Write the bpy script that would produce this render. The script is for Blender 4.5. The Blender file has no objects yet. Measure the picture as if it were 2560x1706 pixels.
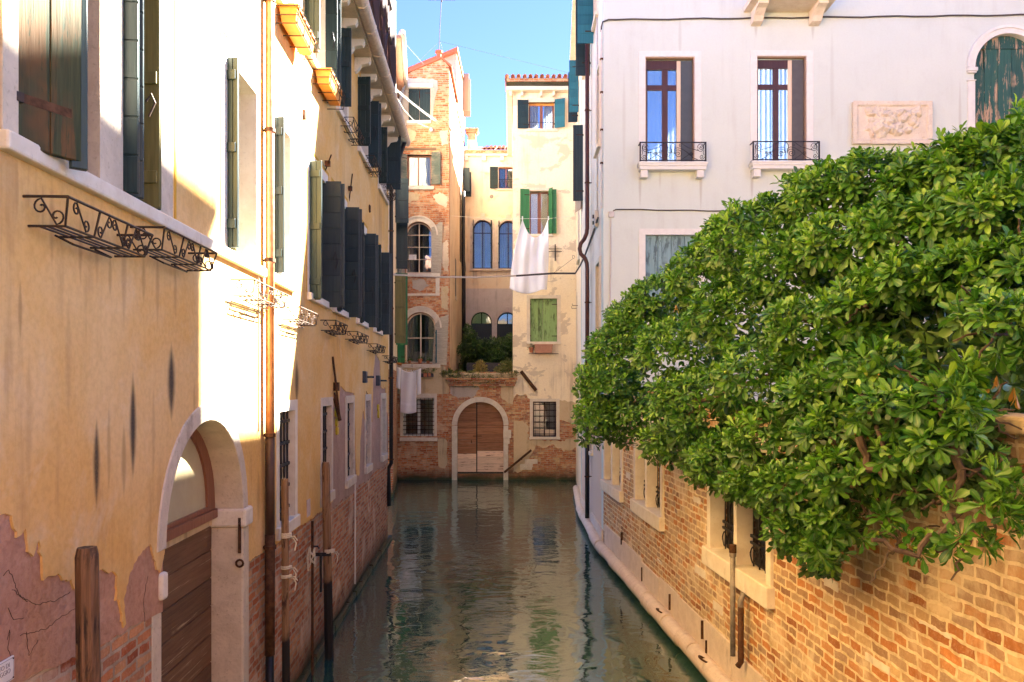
import bpy, bmesh, math, random
import numpy as np
from mathutils import Vector, Quaternion
from mathutils.geometry import tessellate_polygon
random.seed(7)
R = math.radians
PI = math.pi
# ------------------------------------------------------------------ camera, sky, sun, exposure
SC = bpy.context.scene
CAMZ = 4.0            # eye height over the water (standing on a bridge)
FPX, CX, HY = 1920.0, 1280.0, 965.0   # focal length, centre column and horizon row of the 2560 px photograph
cam_d = bpy.data.cameras.new('camera')
cam_d.sensor_width = 36.0
cam_d.lens = 27.0
cam_d.shift_y = (HY - 853.0) / 2560.0
cam_d.clip_start = 0.05
cam_d.clip_end = 2000.0
cam = bpy.data.objects.new('camera', cam_d)
cam.location = (0, 0, CAMZ)
cam.rotation_euler = (R(90), 0, 0)
SC.collection.objects.link(cam)
SC.camera = cam

SUN = Vector((0.235, 0.17, 0.235)).normalized()          # towards the sun
SUN_EL = math.asin(SUN.z)
SUN_ROT = math.atan2(SUN.x, SUN.y)
world = bpy.data.worlds.new('World')
SC.world = world
world.use_nodes = True
wn = world.node_tree
wn.nodes.clear()
sky = wn.nodes.new('ShaderNodeTexSky')
sky.sky_type = 'NISHITA'
sky.sun_disc = False
sky.sun_elevation = SUN_EL
sky.sun_rotation = SUN_ROT
sky.air_density = 0.26
sky.dust_density = 0.0
sky.ozone_density = 3.0
bg = wn.nodes.new('ShaderNodeBackground')
bg.inputs['Strength'].default_value = 0.05
wo = wn.nodes.new('ShaderNodeOutputWorld')
tint = wn.nodes.new('ShaderNodeMix')
tint.data_type = 'RGBA'
tint.blend_type = 'MULTIPLY'
tint.inputs[0].default_value = 1.0
tint.inputs[7].default_value = (0.80, 0.80, 0.93, 1)
wn.links.new(sky.outputs['Color'], tint.inputs[6])
wn.links.new(tint.outputs[2], bg.inputs['Color'])
wn.links.new(bg.outputs[0], wo.inputs['Surface'])
sun_d = bpy.data.lights.new('sun', 'SUN')
sun_d.energy = 5.0
sun_d.angle = R(0.55)
sun_d.color = (1.0, 0.93, 0.82)
sun = bpy.data.objects.new('sun', sun_d)
sun.rotation_euler = SUN.to_track_quat('Z', 'Y').to_euler()
sun.location = (20, 15, 40)
SC.collection.objects.link(sun)
SC.view_settings.view_transform = 'Standard'
SC.view_settings.look = 'None'
SC.view_settings.gamma = 1.0
SC.view_settings.use_curve_mapping = False
SC.view_settings.exposure = 4.6
SC.render.engine = 'CYCLES'
SC.cycles.use_denoising = True
SC.cycles.max_bounces = 10
SC.cycles.diffuse_bounces = 6
SC.cycles.glossy_bounces = 4
SC.cycles.transparent_max_bounces = 16
SC.cycles.caustics_reflective = False
SC.cycles.caustics_refractive = False

# ------------------------------------------------------------------ helpers: objects
COL = SC.collection
def ray(x, y, Y):
    return Vector(((x - CX) / FPX * Y, Y, CAMZ + (HY - y) / FPX * Y))

class F:
    """front-view frame of a wall: u to the viewer's right, y into the wall, z up"""
    def __init__(s, a, b):
        s.o = Vector((a[0], a[1]))
        s.ex = (Vector((b[0], b[1])) - s.o).normalized()
        s.ey = Vector((-s.ex.y, s.ex.x))
        s.ang = math.atan2(s.ex.y, s.ex.x)
        s.len = (Vector((b[0], b[1])) - s.o).length
    def w(s, u, y, z):
        p = s.o + s.ex * u + s.ey * y
        return Vector((p.x, p.y, z))
    def px(s, x, y, d=0.0):
        r = Vector(((x - CX) / FPX, 1.0))
        t = (d + s.o.dot(s.ey)) / r.dot(s.ey)
        p = r * t
        return ((p - s.o).dot(s.ex), CAMZ + (HY - y) / FPX * t)
    def pp(s, pts, d=0.0):
        return [s.px(x, y, d) for x, y in pts]
    def rect(s, x0, y0, x1, y1, d=0.0):
        a = s.px(x0, y0, d); b = s.px(x1, y1, d)
        return a[0], b[0], b[1], a[1]          # u0,u1,z0,z1

def root(name, label, cat, loc, rot=0.0, group=None, kind=None):
    o = bpy.data.objects.new(name, None)
    o.location = loc
    o.rotation_euler = (0, 0, rot)
    o.empty_display_size = 0.3
    COL.objects.link(o)
    tag(o, label, cat, group, kind)
    return o
def tag(o, label=None, cat=None, group=None, kind=None):
    if label: o['label'] = label
    if cat: o['category'] = cat
    if group: o['group'] = group
    if kind: o['kind'] = kind
    return o
def wroot(o):
    v = Vector((0, 0, 0))
    while o:
        v = v + o.location; o = o.parent
    return v

class MB:
    """mesh builder in a wall frame (or in plain local coordinates when frame is None)"""
    def __init__(s, fr=None):
        s.fr = fr; s.v = []; s.f = []
    def add(s, vs, fs):
        b = len(s.v); s.v += [tuple(v) for v in vs]; s.f += [[i + b for i in f] for f in fs]
        return s
    def box(s, x0, x1, y0, y1, z0, z1):
        vs = [(x, y, z) for z in (z0, z1) for y in (y0, y1) for x in (x0, x1)]
        return s.add(vs, [(0, 2, 3, 1), (4, 5, 7, 6), (0, 1, 5, 4), (2, 6, 7, 3), (0, 4, 6, 2), (1, 3, 7, 5)])
    def obox(s, o, a, b, c):
        """box from corner o with edge vectors a,b,c"""
        o, a, b, c = Vector(o), Vector(a), Vector(b), Vector(c)
        vs = [o + a * i + b * j + c * k for k in (0, 1) for j in (0, 1) for i in (0, 1)]
        return s.add(vs, [(0, 2, 3, 1), (4, 5, 7, 6), (0, 1, 5, 4), (2, 6, 7, 3), (0, 4, 6, 2), (1, 3, 7, 5)])
    def quad(s, *p):
        return s.add(p, [tuple(range(len(p)))])
    def prism(s, outer, y0, y1, holes=(), back=True):
        """polygon in (u,z) with holes, front face at y0, extruded to y1"""
        loops = [list(outer)] + [list(h) for h in holes]
        flat = [p for l in loops for p in l]
        tris = tessellate_polygon([[Vector((p[0], p[1], 0)) for p in l] for l in loops])
        n = len(flat); b = len(s.v)
        s.v += [(p[0], y0, p[1]) for p in flat] + [(p[0], y1, p[1]) for p in flat]
        for t in tris:
            s.f.append([b + i for i in t])
            if back: s.f.append([b + n + i for i in reversed(t)])
        k = 0
        for l in loops:
            m = len(l)
            for i in range(m):
                j = (i + 1) % m
                s.f.append([b + k + i, b + k + j, b + n + k + j, b + n + k + i])
            k += m
        return s
    def tube(s, path, r, n=7, cap=True, rs=None):
        P = [Vector(p) for p in path]
        b = len(s.v); prev = None
        for i, p in enumerate(P):
            d = (P[min(i + 1, len(P) - 1)] - P[max(i - 1, 0)])
            if d.length < 1e-9: d = Vector((0, 0, 1))
            d.normalize()
            if prev is None:
                e = d.orthogonal().normalized()
            else:
                e = (prev - d * prev.dot(d))
                e = e.normalized() if e.length > 1e-6 else d.orthogonal().normalized()
            prev = e; g = d.cross(e)
            rr = rs[i] if rs else r
            for k in range(n):
                a = 2 * PI * k / n
                s.v.append(tuple(p + (e * math.cos(a) + g * math.sin(a)) * rr))
        for i in range(len(P) - 1):
            for k in range(n):
                k2 = (k + 1) % n
                s.f.append([b + i * n + k, b + i * n + k2, b + (i + 1) * n + k2, b + (i + 1) * n + k])
        if cap:
            s.f.append([b + k for k in reversed(range(n))])
            s.f.append([b + (len(P) - 1) * n + k for k in range(n)])
        return s
    def lathe(s, prof, cx, cy, n=16):
        b = len(s.v)
        for r, z in prof:
            for k in range(n):
                a = 2 * PI * k / n
                s.v.append((cx + r * math.cos(a), cy + r * math.sin(a), z))
        m = len(prof)
        for i in range(m - 1):
            for k in range(n):
                k2 = (k + 1) % n
                s.f.append([b + i * n + k, b + i * n + k2, b + (i + 1) * n + k2, b + (i + 1) * n + k])
        s.f.append([b + k for k in reversed(range(n))]); s.f.append([b + (m - 1) * n + k for k in range(n)])
        return s
    def build(s, name, mat, parent=None, bevel=0, smooth=False, recalc=True, split=False):
        if split:      # every loose piece becomes a part of its own
            par = list(range(len(s.v)))
            def find(i):
                while par[i] != i: par[i] = par[par[i]]; i = par[i]
                return i
            for f in s.f:
                for i in f[1:]: par[find(i)] = find(f[0])
            groups = {}
            for f in s.f: groups.setdefault(find(f[0]), []).append(f)
            out = []
            for fs in groups.values():
                ids = sorted({i for f in fs for i in f}); ix = {v: k for k, v in enumerate(ids)}
                m = MB(s.fr); m.v = [s.v[i] for i in ids]; m.f = [[ix[i] for i in f] for f in fs]
                out.append(m.build(name, mat, parent, bevel, smooth, recalc))
            return out[0]
        off = wroot(parent) if parent and s.fr else Vector((0, 0, 0))
        if s.fr: vs = [tuple(s.fr.w(*v) - off) for v in s.v]
        else: vs = s.v
        me = bpy.data.meshes.new(name)
        me.from_pydata(vs, [], s.f)
        me.update()
        # metric UVs: along the wall / up, by the face's main direction in the frame
        uvl = me.uv_layers.new(name='UVMap')
        V = s.v
        for p, f in zip(me.polygons, s.f):
            a, b_, c = Vector(V[f[0]]), Vector(V[f[1]]), Vector(V[f[2]])
            n = (b_ - a).cross(c - a)
            if len(f) > 3: n = n + (c - a).cross(Vector(V[f[3]]) - a)
            ax = max(range(3), key=lambda i: abs(n[i]))
            for li, vi in zip(p.loop_indices, f):
                q = V[vi]
                uvl.data[li].uv = (q[0], q[2]) if ax == 1 else ((q[1] + 0.13, q[2]) if ax == 0 else (q[0], q[1]))
        if recalc:
            bm = bmesh.new(); bm.from_mesh(me)
            bmesh.ops.recalc_face_normals(bm, faces=bm.faces)
            bm.to_mesh(me); bm.free()
        if smooth:
            for p in me.polygons: p.use_smooth = True
        me.materials.append(mat)
        o = bpy.data.objects.new(name, me)
        COL.objects.link(o)
        if parent: o.parent = parent
        if bevel:
            md = o.modifiers.new('bevel', 'BEVEL'); md.width = bevel; md.segments = 2
            md.limit_method = 'ANGLE'; md.angle_limit = R(50)
        return o

def dup(o, parent=None):
    c = o.copy(); COL.objects.link(c)
    if parent: c.parent = parent
    for ch in o.children: dup(ch, c)
    return c
def arc(cx, cz, r, a0, a1, n=16):
    return [(cx + r * math.cos(a0 + (a1 - a0) * i / n), cz + r * math.sin(a0 + (a1 - a0) * i / n)) for i in range(n + 1)]
def rectp(u0, u1, z0, z1):
    return [(u0, z0), (u1, z0), (u1, z1), (u0, z1)]
def archp(u0, u1, z0, zs, n=18, k=1.0):
    """rectangle topped by a round arch springing at zs"""
    c = (u0 + u1) / 2; r = (u1 - u0) / 2
    return [(u0, z0), (u1, z0)] + [(c + r * math.cos(PI * i / n), zs + k * r * math.sin(PI * i / n)) for i in range(n + 1)]
def rough_line(pts, step=0.05, amp=0.02, seed=0):
    rn = random.Random(seed); out = []
    for (a, b), (c, d) in zip(pts[:-1], pts[1:]):
        L = math.hypot(c - a, d - b); n = max(1, int(L / step))
        for i in range(n):
            t = i / n; j = 0 if i == 0 else 1
            out.append((a + (c - a) * t + rn.uniform(-amp, amp) * j, b + (d - b) * t + rn.uniform(-amp, amp) * j))
    out.append(pts[-1]); return out
def spiral(cx, cz, r, turns, a0, sgn=1, n=22, r1=0.12):
    """points of a scroll curling from radius r inwards"""
    return [(cx + r * (1 - (1 - r1) * i / n) * math.cos(a0 + sgn * turns * 2 * PI * i / n),
             cz + r * (1 - (1 - r1) * i / n) * math.sin(a0 + sgn * turns * 2 * PI * i / n)) for i in range(n + 1)]

# ------------------------------------------------------------------ helpers: materials
class NT:
    def __init__(s, name):
        s.m = bpy.data.materials.new(name); s.m.use_nodes = True
        s.t = s.m.node_tree; s.t.nodes.clear()
        s.out = s.t.nodes.new('ShaderNodeOutputMaterial')
    def n(s, typ, ins=None, **pr):
        nd = s.t.nodes.new('ShaderNode' + typ)
        for k, v in pr.items(): setattr(nd, k, v)
        for k, v in (ins or {}).items(): s.put(nd.inputs[k], v)
        return nd
    def put(s, sock, v):
        if isinstance(v, bpy.types.NodeSocket): s.t.links.new(v, sock)
        else:
            if sock.type == 'RGBA' and len(v) == 3: v = tuple(v) + (1,)
            sock.default_value = v
    def mix(s, f, a, b, blend='MIX'):
        nd = s.n('Mix', data_type='RGBA', blend_type=blend)
        s.put(nd.inputs[0], f); s.put(nd.inputs[6], a); s.put(nd.inputs[7], b)
        return nd.outputs[2]
    def ma(s, op, a, b=0.0, clamp=False):
        nd = s.n('Math', operation=op, use_clamp=clamp)
        s.put(nd.inputs[0], a); s.put(nd.inputs[1], b)
        return nd.outputs[0]
    def mr(s, v, a, b, c=0.0, d=1.0, smooth=True):
        nd = s.n('MapRange', {0: v, 1: a, 2: b, 3: c, 4: d})
        if smooth: nd.interpolation_type = 'SMOOTHSTEP'
        return nd.outputs[0]
    def noise(s, vec, scale, detail=4.0, rough=0.55, dist=0.0):
        return s.n('TexNoise', {'Vector': vec, 'Scale': scale, 'Detail': detail, 'Roughness': rough, 'Distortion': dist}).outputs[0]
    def ramp(s, f, stops, mode='LINEAR'):
        nd = s.n('ValToRGB', {0: f}); cr = nd.color_ramp; cr.interpolation = mode
        while len(cr.elements) < len(stops): cr.elements.new(0.5)
        for e, (p, c) in zip(cr.elements, stops):
            e.position = p; e.color = tuple(c) + (1,) if len(c) == 3 else c
        return nd.outputs[0]
    def obj(s): return s.n('TexCoord').outputs['Object']
    def uv(s): return s.n('UVMap').outputs[0]
    def xyz(s, v):
        nd = s.n('SeparateXYZ', {0: v}); return nd.outputs[0], nd.outputs[1], nd.outputs[2]
    def vec(s, x, y, z=0.0):
        return s.n('CombineXYZ', {0: x, 1: y, 2: z}).outputs[0]
    def scale(s, v, sc):
        return s.n('VectorMath', {0: v, 1: sc}, operation='MULTIPLY').outputs[0]
    def bump(s, h, st=0.3, dist=0.02, nrm=None):
        nd = s.n('Bump', {'Height': h, 'Strength': st, 'Distance': dist})
        if nrm: s.put(nd.inputs['Normal'], nrm)
        return nd.outputs[0]
    def done(s, col, rough=0.8, nrm=None, metal=0.0, spec=0.3, **kw):
        p = s.n('BsdfPrincipled')
        s.put(p.inputs['Base Color'], col); s.put(p.inputs['Roughness'], rough)
        s.put(p.inputs['Metallic'], metal); s.put(p.inputs['Specular IOR Level'], spec)
        if nrm: s.put(p.inputs['Normal'], nrm)
        for k, v in kw.items(): s.put(p.inputs[k.replace('_', ' ')], v)
        s.t.links.new(p.outputs[0], s.out.inputs[0])
        return s.m

def plaster(name, c0, c1, c2=None, sc=0.7, streak=0.35, scol=(0.16, 0.12, 0.08), bump=0.25, stains=None, patch=0.0, pcol=None, low=None, mottle=1.0):
    g = NT(name); co = g.obj(); uv = g.uv()
    u, v, _ = g.xyz(uv)
    col = g.mix(g.mr(g.noise(co, sc, 6, 0.6, 0.6), 0.35, 0.68), c0, c1)
    if c2: col = g.mix(g.mr(g.noise(co, sc * 2.3, 7, 0.65, 0.4), 0.52, 0.75, 0, 0.8), col, c2)
    fine = g.noise(co, 22, 5, 0.65)
    col = g.mix(g.mr(fine, 0.35, 0.7, 0, 0.22 * mottle), col, g.mix(1.0, col, (0.62, 0.55, 0.48), 'MULTIPLY'))
    # vertical rain streaks
    st = g.noise(g.vec(g.ma('MULTIPLY', u, 5.0), g.ma('MULTIPLY', v, 0.35)), 1.0, 5, 0.6)
    st2 = g.mr(g.ma('MULTIPLY', st, g.noise(co, 0.55, 3)), 0.26, 0.45)
    col = g.mix(g.ma('MULTIPLY', st2, streak), col, scol)
    if patch:
        pm = g.mr(g.noise(g.scale(co, (1, 1, 1.4)), 0.9, 9, 0.62, 0.3), 0.56 - patch * 0.1, 0.58 - patch * 0.1)
        col = g.mix(g.ma('MULTIPLY', pm, 0.9), col, pcol)
    if low:  # (z0, z1, colour) dampness rising from the water
        z0, z1, lc = low
        m = g.mr(g.ma('ADD', v, g.ma('MULTIPLY', g.noise(co, 1.4, 6, 0.65), 1.2)), z0 + 0.6, z1 + 0.6, 1, 0)
        col = g.mix(g.ma('MULTIPLY', m, 0.85), col, lc)
    for (u0, z0, w, h, k, sc_) in (stains or []):
        a = g.ma('DIVIDE', g.ma('ABSOLUTE', g.ma('SUBTRACT', u, u0)), w)
        b = g.ma('DIVIDE', g.ma('SUBTRACT', v, z0), h)
        d = g.ma('ADD', a, g.ma('MULTIPLY', b, b))
        m = g.ma('MULTIPLY', g.mr(d, 0.15, 1.1, 1, 0), g.mr(g.noise(co, 90, 4, 0.7), 0.25, 0.55, 0.72, 1))
        col = g.mix(g.ma('MULTIPLY', m, k), col, sc_)
    h = g.ma('ADD', g.noise(co, 3.0, 8, 0.6), g.ma('MULTIPLY', fine, 0.35))
    return g.done(col, 0.9, g.bump(h, bump, 0.04), spec=0.15)

def brick(name, stops, mortar, bw=0.26, bh=0.075, ms=0.012, wob=0.03, bump=0.8, white=0.0, wcol=(0.75, 0.68, 0.6), worn=0.0, wet=True, soot=0.25, patch=None):
    g = NT(name); co = g.obj(); uv = g.uv()
    dn = g.n('TexNoise', {'Vector': co, 'Scale': 6.0, 'Detail': 3.0}).outputs['Color']
    dv = g.n('VectorMath', {0: g.n('VectorMath', {0: dn, 1: (0.5, 0.5, 0.5)}, operation='SUBTRACT').outputs[0], 1: (wob, wob, 0)}, operation='MULTIPLY').outputs[0]
    v2 = g.n('VectorMath', {0: uv, 1: dv}, operation='ADD').outputs[0]
    bt = g.n('TexBrick', {'Vector': v2, 'Color1': (0, 0, 0), 'Color2': (1, 1, 1), 'Mortar': (0.5, 0.5, 0.5), 'Scale': 1.0, 'Mortar Size': ms,
                          'Mortar Smooth': 0.25, 'Bias': 0.0, 'Brick Width': bw, 'Row Height': bh}, offset=0.5, squash=0.75, squash_frequency=3)
    rnd = bt.outputs['Color']; mo = bt.outputs['Fac']
    col = g.ramp(rnd, stops)
    n1 = g.noise(co, 9, 6, 0.65); n2 = g.noise(co, 45, 4, 0.6); big = g.noise(co, 0.8, 5, 0.6)
    col = g.mix(g.mr(n1, 0.3, 0.75, 0, 0.55), col, g.mix(1.0, col, (0.52, 0.45, 0.42), 'MULTIPLY'))
    col = g.mix(g.mr(n2, 0.5, 0.8, 0, 0.5), col, g.mix(0.6, col, (0.75, 0.62, 0.45)))
    mcol = g.mix(g.mr(n1, 0.3, 0.7), mortar, g.mix(1.0, mortar, (0.62, 0.58, 0.52), 'MULTIPLY'))
    mm = g.ma('MAXIMUM', mo, g.mr(g.ma('ADD', mo, g.ma('MULTIPLY', n1, worn)), 0.5, 0.62) if worn else mo)
    col = g.mix(mm, col, mcol)
    if white:
        wm = g.ma('MULTIPLY', g.mr(g.noise(g.scale(co, (1.1, 1.1, 0.8)), 1.5, 8, 0.65, 0.5), 0.5, 0.66), white)
        col = g.mix(wm, col, wcol)
    if patch:
        pm = g.mr(g.noise(g.scale(co, (0.9, 0.9, 1.2)), patch[0], 8, 0.6, 0.3), patch[1], patch[1] + 0.025)
        col = g.mix(g.ma('MULTIPLY', pm, 0.95), col, g.mix(g.mr(n1, 0.3, 0.7), patch[2], g.mix(1.0, patch[2], (0.75, 0.7, 0.65), 'MULTIPLY')))
    col = g.mix(g.mr(big, 0.45, 0.75, 0, soot), col, (0.1, 0.07, 0.055))
    rough = 0.88
    if wet:   # tide line: darker, greener, slightly glossy just over the water
        _, v, _ = g.xyz(uv)
        wz = g.ma('ADD', v, g.ma('MULTIPLY', g.noise(co, 3, 5), 0.45))
        col = g.mix(g.mr(wz, 0.35, 0.85, 0.75, 0), col, (0.10, 0.055, 0.03))
        col = g.mix(g.mr(wz, 0.26, 0.46, 0.9, 0), col, (0.03, 0.042, 0.014))
        rough = g.mr(wz, 0.25, 0.7, 0.45, 0.88)
    h = g.ma('SUBTRACT', g.ma('ADD', g.ma('MULTIPLY', n1, 0.5), g.ma('MULTIPLY', n2, 0.25)), g.ma('MULTIPLY', mm, 0.6))
    return g.done(col, rough, g.bump(h, bump, 0.03), spec=0.2)

def stone(name, c0, c1, dirt=(0.2, 0.16, 0.12), dk=0.5, bump=0.35, wet=False):
    g = NT(name); co = g.obj(); _, _, v = g.xyz(co)
    n1 = g.noise(co, 5, 8, 0.65, 0.3); n2 = g.noise(co, 30, 5, 0.6)
    col = g.mix(g.mr(n1, 0.3, 0.7), c0, c1)
    col = g.mix(g.mr(n2, 0.55, 0.8, 0, dk), col, dirt)
    col = g.mix(g.mr(g.noise(g.scale(co, (1, 1, 0.4)), 3.2, 7, 0.7), 0.58, 0.72, 0, dk), col, dirt)
    if wet:
        col = g.mix(g.mr(g.ma('ADD', v, g.ma('MULTIPLY', n1, 0.25)), 0.14, 0.36, 0.85, 0), col, (0.09, 0.085, 0.035))
    return g.done(col, 0.75, g.bump(g.ma('ADD', n1, g.ma('MULTIPLY', n2, 0.4)), bump, 0.02), spec=0.25)

def wood(name, c0, c1, wear=None, wk=0.0, rough=0.6, gs=(30, 30, 1.5), bump=0.3, lowdark=None, lowcol=None):
    """painted or bare planks; grain runs along z unless gs says otherwise"""
    g = NT(name); co = g.obj()
    gr = g.noise(g.scale(co, gs), 1.0, 5, 0.6, 1.0)
    col = g.mix(g.mr(gr, 0.3, 0.7), c0, c1)
    rnd = g.n('NewGeometry').outputs['Random Per Island']      # every board has faded a little differently
    col = g.mix(g.mr(rnd, 0, 1, 0, 0.55, False), col, g.mix(1.0, col, (1.9, 1.85, 1.75), 'MULTIPLY'))
    if wear:
        w = g.ma('MULTIPLY', g.mr(g.noise(g.scale(co, (gs[0] * 0.35, gs[1] * 0.35, gs[2] * 0.9)), 1.0, 7, 0.7, 0.6), 0.62 - wk * 0.25, 0.66 - wk * 0.25),
                 g.mr(g.noise(co, 2.2, 3), 0.38, 0.6))
        col = g.mix(w, col, g.mix(gr, wear, g.mix(1.0, wear, (0.55, 0.5, 0.45), 'MULTIPLY')))
    if lowdark:
        _, _, z = g.xyz(co)
        m = g.mr(g.ma('ADD', z, g.ma('MULTIPLY', g.noise(co, 6, 4), 0.3)), lowdark, lowdark + 0.15, 1, 0)
        col = g.mix(m, col, lowcol or (0.012, 0.011, 0.01))
    return g.done(col, rough, g.bump(gr, bump, 0.01), spec=0.3)

def metal(name, c0, c1, rough=0.55, met=0.6):
    g = NT(name); co = g.obj()
    n1 = g.noise(co, 14, 6, 0.65)
    return g.done(g.mix(g.mr(n1, 0.35, 0.7), c0, c1), g.mr(n1, 0.3, 0.7, rough - 0.12, rough + 0.15), g.bump(n1, 0.12, 0.01), metal=met)

def cloth(name, c0, c1, tr=0.25):
    g = NT(name); co = g.obj()
    n1 = g.noise(co, 180, 2); n2 = g.noise(co, 2, 4)
    col = g.mix(g.mr(n2, 0.3, 0.7), c0, c1)
    d = g.n('BsdfDiffuse', {'Color': col, 'Normal': g.bump(n1, 0.1, 0.002)})
    t = g.n('BsdfTranslucent', {'Color': col})
    mx = g.n('MixShader', {0: tr, 1: d.outputs[0], 2: t.outputs[0]})
    g.t.links.new(mx.outputs[0], g.out.inputs[0]); return g.m

def glass(name, tint=(0.75, 0.8, 0.82), refl=0.02):
    g = NT(name); co = g.obj()
    fr = g.n('Fresnel', {'IOR': 1.5}).outputs[0]
    gl = g.n('BsdfGlossy', {'Color': (0.9, 0.93, 0.95), 'Roughness': 0.02, 'Normal': g.bump(g.noise(co, 1.6, 2), 0.06, 0.05)})
    tr = g.n('BsdfTransparent', {'Color': tint})
    mx = g.n('MixShader', {0: g.ma('ADD', g.ma('MULTIPLY', fr, 1.0), refl, clamp=True), 1: tr.outputs[0], 2: gl.outputs[0]})
    g.t.links.new(mx.outputs[0], g.out.inputs[0]); return g.m

def plain(name, c0, c1=None, rough=0.6, sc=8, spec=0.3):
    g = NT(name)
    col = g.mix(g.mr(g.noise(g.obj(), sc, 5, 0.6), 0.3, 0.7), c0, c1 or tuple(x * 0.75 for x in c0))
    return g.done(col, rough, spec=spec)
# ------------------------------------------------------------------ the walls' frames
L = F((-2.48, 0), (-3.2243, 19.9))            # ochre house along the left bank (u grows away from the camera)
FL = F((-4.28, 27.6), (-4.88, 32.7))          # house beyond the side canal
E = F((0, 32.7), (1, 32.7))                   # facades closing the canal (u = X)
M = F((0, 43.0), (1, 43.0))                   # house behind the roof terrace
T2 = F((0, 37.0), (1, 37.0))                  # raised rear block of the brick tower
R2 = F((2.72, 32.7), (2.24, 24.2))            # far house on the right bank (u grows towards the camera)
S = F((2.20, 24.2), (2.19, 18.4))             # white house, side on the canal
W = F((2.19, 18.4), (3.19, 18.4))             # white house, garden facade
G = F((2.192, 18.4), (3.48, 0.0))             # brick garden wall on the right bank

def Lu(x, p=0.0):      # u of an image column on the left wall
    return L.px(x, 900, -p)[0]
# ------------------------------------------------------------------ materials
def LS(x, y, hw, hh, k, c):
    u, z = L.px(x, y); _, z2 = L.px(x, y + hh); ua = L.px(x - hw, y)[0]; ub = L.px(x + hw, y)[0]
    return (u, z, abs(ub - ua) * 0.7, abs(z - z2) * 1.15, k, c)
BLK = (0.035, 0.03, 0.028); BRN = (0.22, 0.12, 0.04)
stains = [LS(420, 955, 9, 90, 0.95, BLK), LS(323, 1065, 8, 125, 0.95, BLK), LS(231, 1160, 8, 105, 0.92, BLK), LS(300, 1150, 6, 90, 0.5, BRN),
          LS(262, 1120, 5, 110, 0.35, BRN), LS(589, 900, 6, 65, 0.8, BRN), LS(643, 928, 5, 50, 0.75, BRN), LS(38, 775, 5, 75, 0.5, BRN),
          LS(737, 955, 5, 55, 0.85, BLK), LS(350, 700, 5, 60, 0.35, BRN), LS(265, 690, 5, 50, 0.35, BRN)]
DRP = (0.36, 0.20, 0.08)
stains += [LS(x, y, w, h, k, DRP) for x, y, w, h, k in [(30, 470, 5, 75, .5), (95, 520, 4, 60, .4), (118, 560, 7, 110, .45), (190, 620, 5, 90, .5), (232, 640, 6, 70, .4), (300, 690, 7, 120, .45), (385, 720, 5, 90, .45), (430, 735, 4, 60, .4), (160, 900, 8, 160, .3), (60, 1050, 9, 170, .3), (375, 1080, 5, 110, .35), (478, 1010, 3, 60, .4), (640, 1240, 4, 70, .45), (660, 1180, 4, 60, .3)]]
OCH0, OCH1, OCH2 = (0.69, 0.405, 0.125), (0.72, 0.49, 0.22), (0.72, 0.55, 0.33)
m_ochre = plaster('ochre_plaster', OCH0, OCH1, OCH2, sc=0.8, streak=0.55, scol=(0.33, 0.18, 0.07), bump=0.26, mottle=1.3, stains=stains)
m_border = plain('ochre_border', (0.62, 0.34, 0.03), (0.5, 0.26, 0.02), 0.9)
m_pink = plaster('pink_render', (0.50, 0.28, 0.18), (0.43, 0.235, 0.155), (0.54, 0.345, 0.24), sc=1.6, streak=0.25, bump=0.8, mottle=2.2)
m_mauve = plaster('mauve_render', (0.44, 0.295, 0.235), (0.37, 0.245, 0.195), (0.52, 0.39, 0.31), sc=1.6, streak=0.45, bump=0.7, mottle=2.0)
m_brickL = brick('old_red_brick', [(0.0, (0.30, 0.085, 0.035)), (0.3, (0.46, 0.135, 0.05)), (0.6, (0.54, 0.21, 0.085)), (0.85, (0.58, 0.32, 0.16)), (1.0, (0.36, 0.13, 0.07))],
                 (0.48, 0.37, 0.27), bw=0.25, bh=0.085, ms=0.014, wob=0.05, bump=1.0, white=0.75, wcol=(0.64, 0.47, 0.34), worn=0.35)
m_brickT = brick('tower_orange_brick', [(0.0, (0.40, 0.10, 0.035)), (0.25, (0.62, 0.19, 0.06)), (0.5, (0.66, 0.29, 0.12)), (0.75, (0.72, 0.45, 0.27)), (1.0, (0.52, 0.13, 0.045))],
                 (0.58, 0.42, 0.28), bw=0.27, bh=0.085, ms=0.014, wob=0.06, bump=1.0, worn=0.55, white=0.5, wcol=(0.72, 0.55, 0.38), soot=0.3)
m_brickE = brick('gate_brick', [(0.0, (0.34, 0.10, 0.045)), (0.3, (0.56, 0.19, 0.075)), (0.6, (0.64, 0.29, 0.12)), (0.8, (0.70, 0.48, 0.24)), (1.0, (0.46, 0.14, 0.065))],
                 (0.58, 0.44, 0.30), bw=0.27, bh=0.085, ms=0.014, wob=0.07, bump=1.0, worn=0.45, white=0.1, soot=0.28)
m_brickG = brick('garden_brick', [(0.0, (0.32, 0.125, 0.05)), (0.2, (0.57, 0.24, 0.08)), (0.4, (0.49, 0.29, 0.15)), (0.6, (0.38, 0.26, 0.18)), (0.8, (0.64, 0.45, 0.24)), (1.0, (0.23, 0.11, 0.07))],
                 (0.82, 0.68, 0.44), bw=0.26, bh=0.093, ms=0.014, wob=0.06, bump=1.1, white=0.6, wcol=(0.80, 0.66, 0.45), soot=0.10, worn=0.3)
m_cream = plaster('cream_plaster', (0.90, 0.80, 0.60), (0.88, 0.76, 0.54), (0.78, 0.66, 0.48), sc=0.5, streak=0.55, scol=(0.28, 0.22, 0.15), bump=0.35, patch=0.1, pcol=(0.60, 0.51, 0.38))
m_creamM = plaster('yellowed_plaster', (0.84, 0.74, 0.56), (0.82, 0.68, 0.46), (0.72, 0.46, 0.19), sc=0.5, streak=0.5, scol=(0.16, 0.13, 0.1), bump=0.3)
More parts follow.
